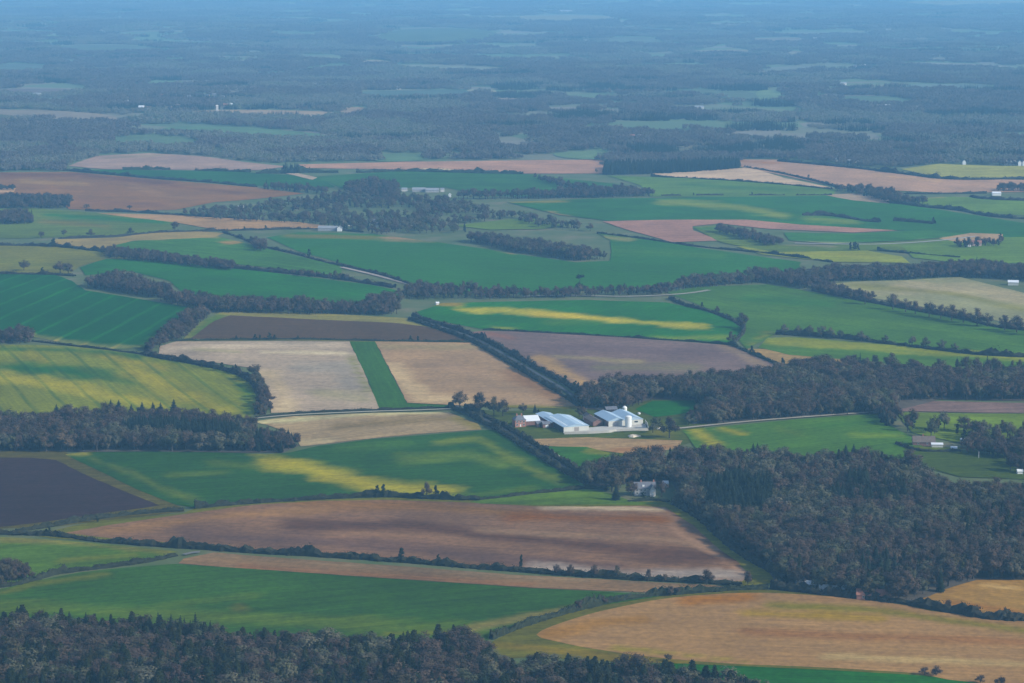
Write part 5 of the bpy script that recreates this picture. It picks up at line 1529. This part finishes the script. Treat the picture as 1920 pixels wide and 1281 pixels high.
# ---- the farm
fh = gable('farmhouse', 'red brick farmhouse with dark hipped roof at the left of the farm', 'house', 966, 802, 9.0, 9.5, 5.6, 3.0, BRICK, SLATE, 15, hip=3.2)
for zz in (0.9, 3.5):
    for xx in (1.7, 7.3):
        window(fh, xx, zz, 1.5, 1.5)
window(fh, 4.5, 3.5, 1.2, 1.5)
piece(fh, 'door', WHITE, 4.0, 5.0, -.06, .04, 0, 2.1)
chimney(fh, 2.6, 4.75, 7.4, 10.0)
chimney(fh, 6.6, 4.75, 7.4, 10.0)
gable('shed', 'white-roofed shed just behind the brick farmhouse', 'shed', 986, 799, 12.0, 15.0, 3.4, 3.2, DARKBRICK, PALEROOF, 15)
s_ = gable('shed', 'low brick shed with slate roof beside the farmhouse', 'shed', 1007, 802, 5.5, 6, 2.8, 1.6, DARKBRICK, SLATE, 15)
piece(s_, 'door', BLACK, 2.0, 3.4, -.06, .04, 0, 2.1)
s_ = gable('shed', 'low brick shed with a white door in the middle of the farm', 'shed', 1018, 803, 6.5, 6, 2.8, 1.6, DARKBRICK, SLATE, 15)
piece(s_, 'door', WHITE, 2.2, 4.6, -.06, .04, 0, 2.2)
gable('barn', 'narrow blue-grey roofed barn left of the large cream barn', 'barn', 1034, 802, 12.5, 40, 3.6, 1.4, DARKBRICK, BLUEROOF, 18, 'y')
ba = gable('barn', 'large blue-grey roofed barn with cream front wall', 'barn', 1057, 812, 21.5, 46, 4.0, 1.8, CREAM, BLUEROOF, 18, 'y')
for k in range(12):      # roof lights down both slopes
    for side in (0, 1):
        xa, xb = (2.6, 4.4) if side == 0 else (17.1, 18.9)
        yy = 2.5 + k * 3.6
        f = lambda xx: 4.0 + 1.8 * (1 - abs(xx - 10.75) / 10.75) + 0.262
        mb = MB()
        mb.quad((xa, yy, f(xa)), (xb, yy, f(xb)), (xb, yy + 1.3, f(xb)), (xa, yy + 1.3, f(xa)))
        mb.quad((xa, yy, f(xa) - .05), (xb, yy, f(xb) - .05), (xb, yy, f(xb)), (xa, yy, f(xa)))
        mb.build('roof_light', ROOFLIGHT, ba)
piece(ba, 'shaded_side_skin', BLACK, -.09, -.004, 0.2, 45.8, -.5, 3.5)  # black skin puts the shade on the barn's left side into colour
bc = gable('barn', 'twin-ridged blue-grey roofed barn behind the white silo', 'barn', 1141, 802, 30, 34, 4.5, 2.6, CREAM, BLUEROOF, 18, 'y', spans=2)
for k in range(2):
    mb = MB()
    mb.v += [(k * 15 + .1, yy, 4.45) for yy in (-.12, -.004)] + [(k * 15 + 14.9, yy, 4.45) for yy in (-.12, -.004)] + [(k * 15 + 7.5, yy, 7.08) for yy in (-.12, -.004)]
    mb.f += [(0, 2, 4), (1, 5, 3), (0, 1, 3, 2), (2, 3, 5, 4), (4, 5, 1, 0)]
    mb.build('gable_sheet', BLUEROOF, bc)
mb = MB()
mb.v += [(.1, yy, 3.95) for yy in (-.12, -.004)] + [(21.4, yy, 3.95) for yy in (-.12, -.004)] + [(10.75, yy, 5.78) for yy in (-.12, -.004)]
mb.f += [(0, 2, 4), (1, 5, 3), (0, 1, 3, 2), (2, 3, 5, 4), (4, 5, 1, 0)]
mb.build('gable_sheet', BLUEROOF, ba)
piece(ba, 'door', plain_mat('rusty_door', (0.22, 0.2, 0.18), .8), 9.0, 13.0, -.08, .03, 0, 3.4)
piece(bc, 'shaded_side_skin', DARKBRICK, -.09, -.004, 0.2, 33.8, -.5, 4.2)  # dark brick; the shade on this left side is in its colour too
piece(bc, 'door', WHITE, 9.8, 12.6, -.08, .04, 0, 3.9)
piece(bc, 'door', plain_mat('grey_door', (0.3, 0.29, 0.29), .7), 4.0, 8.6, -.08, .04, 0, 3.6)
piece(bc, 'window', GLASS, 22.5, 25.5, -.08, .04, 2.2, 3.4)
gable('shed', 'small pinkish brick shed between the two big barns', 'shed', 1100, 791, 6.0, 9, 3.6, 2.2, PINKWALL, BROWNTILE, 18, 'y')
gable('shed', 'long low dark brick shed left of the twin-ridged barn', 'shed', 1112, 800, 8.5, 22, 3.2, 1.8, DARKBRICK, BROWNTILE, 18, 'y')
gable('shed', 'black shed behind the twin-ridged barn', 'shed', 1137, 776, 9.5, 8, 3.0, 1.8, BLACK, SLATE, 12)


def round_tank(name, label, u, v, r, h, dome, mat, cat):
    x, y, z = ground_at(u, v)
    o = empty(name, (x, y, z + .1))
    n = 20
    mb = MB()
    mb.v += [(r * math.cos(2 * math.pi * i / n), r * math.sin(2 * math.pi * i / n), zz) for zz in (-.6, h) for i in range(n)]
    mb.f += [(i, (i + 1) % n, n + (i + 1) % n, n + i) for i in range(n)]
    mb.build('body', mat, o)
    mb = MB()
    rings = [(1.03, 0.0), (1.03, 0.12), (0.85, 0.5), (0.5, 0.82), (0.12, 1.0)]
    for q, t in rings:
        mb.v += [(r * q * math.cos(2 * math.pi * i / n), r * q * math.sin(2 * math.pi * i / n), h + .01 + dome * t) for i in range(n)]
    for k in range(len(rings) - 1):
        mb.f += [(k * n + i, k * n + (i + 1) % n, (k + 1) * n + (i + 1) % n, (k + 1) * n + i) for i in range(n)]
    mb.f.append(tuple((len(rings) - 1) * n + i for i in range(n)))
    mb.build('roof', mat, o)
    if h > 6:
        lad = MB()
        for sx in (-.25, .25):
            lad.tube((r + .12, sx, 0), (r + .12, sx, h), .05, .05, 4)
        for k in range(int(h / .6)):
            lad.tube((r + .12, -.25, .3 + k * .6), (r + .12, .25, .3 + k * .6), .03, .03, 4)
        lad.build('ladder', PALEROOF, o)
        for k in range(4):
            mb = MB()
            zz = 1.2 + k * (h - 1.5) / 4
            mb.v += [((r + .03) * math.cos(2 * math.pi * i / n), (r + .03) * math.sin(2 * math.pi * i / n), q) for q in (zz, zz + .15) for i in range(n)]
            mb.f += [(i, (i + 1) % n, n + (i + 1) % n, n + i) for i in range(n)]
            mb.build('band', PALEROOF, o)
    setp(o, label, cat)
    return o


round_tank('silo', 'tall white cylindrical silo in front of the twin-ridged barn', 1178, 802, 2.7, 9.0, 1.0, WHITE, 'silo')
round_tank('tank', 'round white domed tank behind the twin-ridged barn', 1171, 771, 2.1, 2.6, 1.8, WHITE, 'tank')
round_tank('tank', 'little white tank on the green paddock edge', 1198, 777, 1.3, 1.0, 0.5, WHITE, 'tank')


def long_wall(name, label, pts, h, t, mat):
    W = [Vector(ground_at(u, v)[:2]) for u, v in pts]
    root = empty(name, (W[0].x, W[0].y, tz(*W[0])))
    k = 0
    for a, b in zip(W[:-1], W[1:]):
        L = (b - a).length
        n = max(1, int(L / 4.5))
        dv = (b - a) / n
        nr = Vector((-dv.y, dv.x)).normalized() * t
        for i in range(n):
            p, q = a + dv * (i + .006), a + dv * (i + .994)
            z0 = min(tz(*p), tz(*q)) - .5
            z1 = tz(*((p + q) / 2)) + h + random.uniform(-.06, .06)
            mb = MB()
            c = [p, q, q + nr, p + nr]
            V = [(s.x - root.location.x, s.y - root.location.y, z - root.location.z) for z in (z0, z1) for s in c]
            mb.v += V
            mb.f += [(0, 1, 5, 4), (1, 2, 6, 5), (2, 3, 7, 6), (3, 0, 4, 7), (4, 5, 6, 7)]
            mb.build('panel', mat, root)
            k += 1
    setp(root, label, 'wall')


long_wall('yard_wall', 'long pale concrete wall along the front of the farmyard', [(1058, 815), (1104, 814), (1142, 812), (1156, 810), (1186, 809), (1216, 808)], 2.3, 0.3, CONCRETE)
long_wall('yard_wall', 'pale wall returning along the right end of the farmyard', [(1216, 808), (1214, 800), (1210, 794)], 3.2, 0.3, CREAM)
w = np.array([ground_at(u, v)[:2] for u, v in [(1056, 814), (1104, 813), (1150, 811), (1214, 808), (1210, 796), (1140, 800), (1110, 803), (1060, 805)]])
yd, _ = drape('farmyard', w, 0.75, 6.0)
yd.data.materials.append(CONCRETE)
setp(yd, 'pale concrete farmyard before the barns', 'farmyard', None, 'structure')


def heap(label, u, v, lx, ly, h, rgb):
    x, y, z = ground_at(u, v)
    mb = MB()
    n, m = 22, 7
    for k in range(m + 1):
        t = k / m
        for i in range(n):
            a = 2 * math.pi * i / n
            q = (1 - t) * (1 + .25 * math.sin(3 * a + 1) + .12 * math.sin(7 * a))
            mb.v.append((lx * q * math.cos(a), ly * q * math.sin(a), h * (1 - (1 - t) ** 2) * (0.85 + .3 * random.random()) - (.4 if k == 0 else 0)))
    for k in range(m):
        mb.f += [(k * n + i, k * n + (i + 1) % n, (k + 1) * n + (i + 1) % n, (k + 1) * n + i) for i in range(n)]
    o = mb.build('straw_heap', plain_mat('heaped_straw', rgb, 1.0, .05, .25, 1.2))
    o.location = (x, y, z + .35)
    setp(o, label, 'heap')


heap('low pale straw heap on the grass before the farm wall', 1188, 819, 5.0, 4.0, 1.6, (0.42, 0.36, 0.27))
heap('pale heap at the end of the barns by the grey-green tree', 1236, 805, 2.2, 2.0, 1.4, (0.46, 0.42, 0.34))

# ---- houses near the large wood
h1 = gable('house', 'white gabled house in a clearing at the edge of the large wood', 'house', 1190, 930, 15.0, 8.5, 4.6, 3.8, GREYWALL, SLATE, 4)
for xx in (1.8, 4.6, 7.4):
    window(h1, xx, 2.9, 1.1, 1.2)
    window(h1, xx, 0.7, 1.1, 1.3)
chimney(h1, 5.0, 4.25, 7.4, 9.8)
chimney(h1, 14.0, 4.25, 7.4, 9.8)
wg = MB()
for a, b in (((10.6, -3), (14.4, -3)), ((14.4, -3), (14.4, -.004)), ((10.6, -.004), (10.6, -3))):
    wg.quad((a[0], a[1], -1), (b[0], b[1], -1), (b[0], b[1], 4.4), (a[0], a[1], 4.4))
wg.tri((10.6, -3, 4.4), (14.4, -3, 4.4), (12.5, -3, 7.2))
gw = wg.build('gable_wing', PALEWALL, h1)
rg = MB()
for xa, xb in ((10.2, 12.5), (12.5, 14.8)):
    za, zb_ = (3.85, 7.3) if xa < 12 else (7.3, 3.85)
    rg.quad((xa, -3.3, za), (xb, -3.3, zb_), (xb, 3.9, zb_), (xa, 3.9, za))
    rg.quad((xa, -3.3, za + .18), (xb, -3.3, zb_ + .18), (xb, 3.9, zb_ + .18), (xa, 3.9, za + .18))
    rg.quad((xa, -3.3, za), (xb, -3.3, zb_), (xb, -3.3, zb_ + .18), (xa, -3.3, za + .18))
rg.build('wing_roof', SLATE, gw)
for zz in (0.8, 3.0):
    f = piece(h1, 'window', WHITE, 11.7, 13.3, -3.07, -2.95, zz, zz + 1.3, gw)
piece(h1, 'dormer', WHITE, 5.6, 7.0, 1.0, 2.6, 5.4, 6.8)
gable('outbuilding', 'small white outbuilding right of the white gabled house', 'outbuilding', 1243, 914, 4.0, 5, 2.4, 1.4, WHITE, PALEROOF, 4)
h2 = gable('house', 'red tiled house half hidden in the large wood', 'house', 1302, 893, 12.0, 7, 4.8, 3.2, PINKWALL, TILE, -10)
window(h2, 3, 2.8)
window(h2, 8, 2.8)
chimney(h2, 2, 3.5, 7.0, 9.0)
gable('glasshouse', 'shorter pale blue roofed shed behind the dark hedge', 'shed', 1494, 1103, 11.5, 6, 2.2, 1.6, CREAM, PALEROOF, -8)
gable('glasshouse', 'long pale blue roofed shed behind the dark hedge', 'shed', 1536, 1112, 21.5, 7, 2.2, 1.6, CREAM, PALEROOF, -8)
h3 = gable('house', 'red roofed bungalow behind the hedge below the large wood', 'house', 1606, 1125, 20.0, 8, 2.6, 2.8, BRICK, TILE, -8)
window(h3, 4, .8)
window(h3, 9, .8)
window(h3, 15, .8)
chimney(h3, 12, 4, 4.6, 6.4)
h4 = gable('cottage', 'brown roofed cottage with cream end among the sparse trees', 'cottage', 1712, 836, 17.0, 8, 2.6, 4.0, DARKBRICK, BROWNTILE, -3)
window(h4, 4, .8)
window(h4, 11, .8)
chimney(h4, 8, 4, 5.8, 8.0)
gable('outbuilding', 'low cream outbuilding against the brown roofed cottage', 'outbuilding', 1747, 840, 8.5, 5, 2.3, 0.9, CREAM, PALEROOF, -3)
gable('outbuilding', 'tiny white shed right of the cottage garden', 'outbuilding', 1783, 846, 4.5, 4, 2.0, 1.0, WHITE, PALEROOF, -10)
gable('outbuilding', 'white shed glimpsed through the sparse trees', 'outbuilding', 1802, 831, 3.5, 3, 2.2, 1.0, WHITE, WHITE, 5)
gable('outbuilding', 'small white shed at the right edge of the meadow', 'outbuilding', 1908, 890, 4.0, 4, 2.0, 1.2, WHITE, WHITE, 0)
gable('hut', 'small pale hut on the hedge corner above the striped green field', 'hut', 818, 572, 3.2, 3, 1.8, 1.0, PALEWALL, PALEROOF, 20)

# ---- middle-distance farms and the village
MID = [
    ('barn', 'long blue-grey roofed barn on the village edge', 596, 433, 27, 12, 3.0, 3.0, GREYWALL, GREYROOF, -6, 'x'),
    ('house', 'white gabled house at the end of the long village barn', 632, 434, 6.5, 9, 4.0, 3.0, WHITE, SLATE, 0, 'y'),
    ('house', 'pale house just behind the white gabled village house', 644, 424, 12, 7, 4.0, 2.6, PALEWALL, BROWNTILE, 8, 'x'),
    ('house', 'first pale cottage among the village trees', 694, 420, 7, 6, 4.0, 2.4, WHITE, SLATE, 0, 'x'),
    ('house', 'second pale cottage among the village trees', 703, 426, 9, 6, 3.6, 2.4, PALEWALL, BROWNTILE, 10, 'x'),
    ('house', 'lone white house in the trees left of the village', 447, 396, 8.5, 8, 5.0, 2.6, WHITE, PALEROOF, 10, 'x'),
    ('shed', 'left pale shed of the far farmstead', 739, 359, 7, 8, 3.4, 2.0, PALEWALL, GREYROOF, 0, 'x'),
    ('shed', 'middle pale shed of the far farmstead', 753, 359, 9, 8, 3.4, 2.0, PALEWALL, GREYROOF, 0, 'x'),
    ('barn', 'long grey roofed barn of the far farmstead', 773, 360, 22, 14, 3.2, 3.0, GREYWALL, GREYROOF, 0, 'x'),
    ('barn', 'second long grey barn of the far farmstead', 798, 361, 22, 14, 3.2, 3.0, GREYWALL, GREYROOF, 0, 'x'),
    ('house', 'white house at the right end of the far farmstead', 826, 360, 6, 6, 4.0, 2.0, PALEWALL, GREYROOF, 0, 'x'),
    ('house', 'tiny white house right of the far farmstead', 841, 370, 4, 4, 4.0, 1.8, WHITE, WHITE, 0, 'y'),
    ('barn', 'long white barn by the hedge at the right', 1861, 367, 14, 10, 3.4, 2.0, WHITE, PALEROOF, 0, 'x'),
    ('house', 'red roofed farmhouse by the tan farmyard', 1822, 462, 13, 8, 4.0, 3.4, PINKWALL, TILE, -8, 'x'),
    ('house', 'small white house beside the red roofed farmhouse', 1815, 464, 4, 6, 4.0, 2.6, WHITE, TILE, 0, 'y'),
    ('barn', 'cream barn at the right edge beyond the tree belt', 1890, 535, 12, 9, 3.0, 2.0, CREAM, PALEROOF, -10, 'x'),
    ('barn', 'long pale shed below the far wood on the right', 1590, 307, 22, 14, 3.5, 2.5, PALEWALL, GREYROOF, 0, 'x'),
    ('shed', 'short pale shed left of the long one below the far wood', 1567, 303, 11, 10, 3.2, 2.0, PALEWALL, GREYROOF, 0, 'x'),
    ('house', 'lone white gabled house left of the white terrace', 1805, 309, 6, 8, 5.0, 3.4, WHITE, SLATE, 0, 'y'),
    ('house', 'first white gabled house of the terrace at the right edge', 1884, 310, 6, 9, 6.0, 3.0, WHITE, TILE, 0, 'y'),
    ('house', 'second white gabled house of the terrace at the right edge', 1892, 310, 6, 9, 6.0, 3.0, WHITE, SLATE, 0, 'y'),
    ('house', 'third white gabled house of the terrace at the right edge', 1900, 310, 6, 9, 6.0, 3.0, WHITE, TILE, 0, 'y'),
    ('house', 'fourth white gabled house of the terrace at the right edge', 1909, 311, 6, 9, 6.0, 3.0, WHITE, SLATE, 0, 'y'),
    ('house', 'fifth white gabled house of the terrace at the right edge', 1917, 311, 6, 9, 6.0, 3.0, WHITE, TILE, 0, 'y'),
    ('barn', 'pale barn in the far woods right of centre', 1303, 205, 22, 14, 5, 3, PALEWALL, GREYROOF, 0, 'x'),
    ('barn', 'pale barn in the far woods at the left', 61, 182, 20, 16, 6, 4, PALEWALL, GREYROOF, 0, 'x'),
    ('barn', 'pale roofed barn high in the woods on the right', 1577, 160, 16, 14, 5, 3, PALEWALL, GREYROOF, 8, 'x'),
    ('warehouse', 'long pale warehouse on the hazy skyline', 1050, 25, 75, 60, 12, 5, PALEWALL, GREYROOF, 0, 'x'),
    ('tower', 'slim pale tower beside the far village strip', 405, 211, 5, 5, 15, 2, PALEWALL, PALEWALL, 0, 'x'),
    ('house', 'pale house in the haze right of centre', 1094, 80, 16, 16, 9, 4, PALEWALL, GREYROOF, 0, 'x'),
    ('house', 'left pale house of the hazy pair', 1525, 76, 16, 16, 9, 4, PALEWALL, GREYROOF, 0, 'x'),
    ('house', 'right pale house of the hazy pair', 1541, 76, 14, 16, 9, 4, PALEWALL, GREYROOF, 0, 'x'),
    ('house', 'long pale building high in the haze on the right', 1662, 60, 26, 16, 9, 4, PALEWALL, GREYROOF, 0, 'x'),
    ('house', 'pale house above the dark conifer bar', 742, 168, 14, 12, 6, 3, PALEWALL, GREYROOF, 0, 'x'),
    ('house', 'first cottage of the row in the central woods', 1026, 263, 11, 9, 5, 3, PALEWALL, SLATE, 0, 'x'),
    ('house', 'second cottage of the row in the central woods', 1052, 261, 7, 8, 5, 3, WHITE, SLATE, 0, 'x'),
    ('house', 'third cottage of the row in the central woods', 1162, 260, 9, 8, 5, 3, PALEWALL, TILE, 0, 'x'),
    ('house', 'fourth cottage of the row in the central woods', 1180, 260, 11, 8, 5, 3, PALEWALL, TILE, 0, 'x'),
    ('house', 'fifth cottage of the row in the central woods', 1196, 260, 8, 8, 5, 3, PALEWALL, SLATE, 0, 'x'),
]
for (nm, lab, u, v, w_, d_, he, hr, wm, rm, rot, rd) in MID:
    gable(nm, lab, nm, u, v, w_, d_, he, hr, wm, rm, rot, rd)
r_ = random.Random(5)
pos_words = []
for row, (v0, us, what) in enumerate(((173, (232, 246, 262, 274, 290, 304, 318, 334, 350), 'upper'), (184, (262, 300, 322, 336, 352, 384, 396, 412), 'middle'), (205, (258, 274, 312, 328), 'lower'), (203, (418, 428), 'strip'))):
    for i, u in enumerate(us):
        gable('house', '%s pale house from the left in the %s row of the far village' % (ORD[i], what) if what != 'strip' else '%s pale house beside the slim far tower' % ORD[i], 'house', u + r_.uniform(-2, 2), v0 + r_.uniform(-2, 2), r_.uniform(9, 15), 9, 5, 4,
              r_.choice([PALEWALL, PINKWALL, CREAM]), r_.choice([TILE, BROWNTILE, SLATE, PALEROOF]), r_.uniform(-15, 15), 'x', 'houses of the far village')
HAZY = ['pale house alone above the upper row of the far village', 'leftmost pale house of the line right of the far village', 'second pale house of the line right of the far village', 'third pale house of the line right of the far village',
        'fourth pale house of the line right of the far village', 'rightmost pale house of the line right of the far village', 'pale house alone in the far woods well right of the far village', 'left house of the pale pair below the pink far strip', 'right house of the pale pair below the pink far strip',
        'first pale house from the left by the green far meadow', 'second pale house from the left by the green far meadow', 'third pale house from the left by the green far meadow', 'fourth pale house from the left by the green far meadow', 'last pale house on the right by the green far meadow',
        'pale house alone in the haze left of the hazy pair', 'topmost pale speck of a house high on the left', 'pale speck of a house just below the topmost one', 'pale house at the left foot of the far village']
for i, (u, v) in enumerate(((386, 157), (408, 168), (420, 167), (436, 168), (452, 168), (470, 169), (586, 161), (1600, 127), (1616, 126), (1645, 203), (1660, 203), (1675, 204), (1712, 206), (1740, 203), (1292, 69), (423, 15), (408, 33), (232, 195))):
    gable('house', HAZY[i], 'house', u, v, r_.uniform(9, 15), 9, 5, 3.5, PALEWALL, r_.choice([GREYROOF, PALEROOF, SLATE]), r_.uniform(-12, 12), 'x', 'scattered houses in the haze')
x, y, z = ground_at(1835, 860)
pl = MB()
pl.tube((0, 0, -.5), (0, 0, 5.5), .16, .10, 8)
po = pl.build('pole', WHITE)
po.location = (x, y, z)
setp(po, 'thin white pole standing before the trees by the meadow', 'pole')
# ------------------------------------------------------------------ haze: the air of the whole scene in one closed box
def make_haze():
    m = bpy.data.materials.new('haze_air')
    m.use_nodes = True
    nt = m.node_tree
    nt.nodes.clear()
    out = nt.nodes.new('ShaderNodeOutputMaterial')
    pv = nt.nodes.new('ShaderNodeVolumePrincipled')
    pv.inputs['Color'].default_value = HAZE_COL
    pv.inputs['Density'].default_value = HAZE_DENSITY
    pv.inputs['Anisotropy'].default_value = 0.0
    pv.inputs['Absorption Color'].default_value = HAZE_ABS
    nt.links.new(pv.outputs[0], out.inputs['Volume'])
    x, y0, y1, z0, z1 = 38000.0, -1500.0, 61000.0, -20.0, 440.0
    v = [(sx * x, y, z) for z in (z0, z1) for y in (y0, y1) for sx in (-1, 1)]
    f = [(0, 2, 3, 1), (4, 5, 7, 6), (0, 1, 5, 4), (2, 6, 7, 3), (0, 4, 6, 2), (1, 3, 7, 5)]
    o = mesh_obj('haze', v, f, m)
    setp(o, 'blue haze over the whole landscape, thickest far away', 'haze', None, 'stuff')


HAZE_COL = (0.25, 0.62, 1.0, 1.0)
HAZE_ABS = (0.0, 0.0, 0.0, 1.0)
HAZE_DENSITY = 6.7e-5
make_haze()
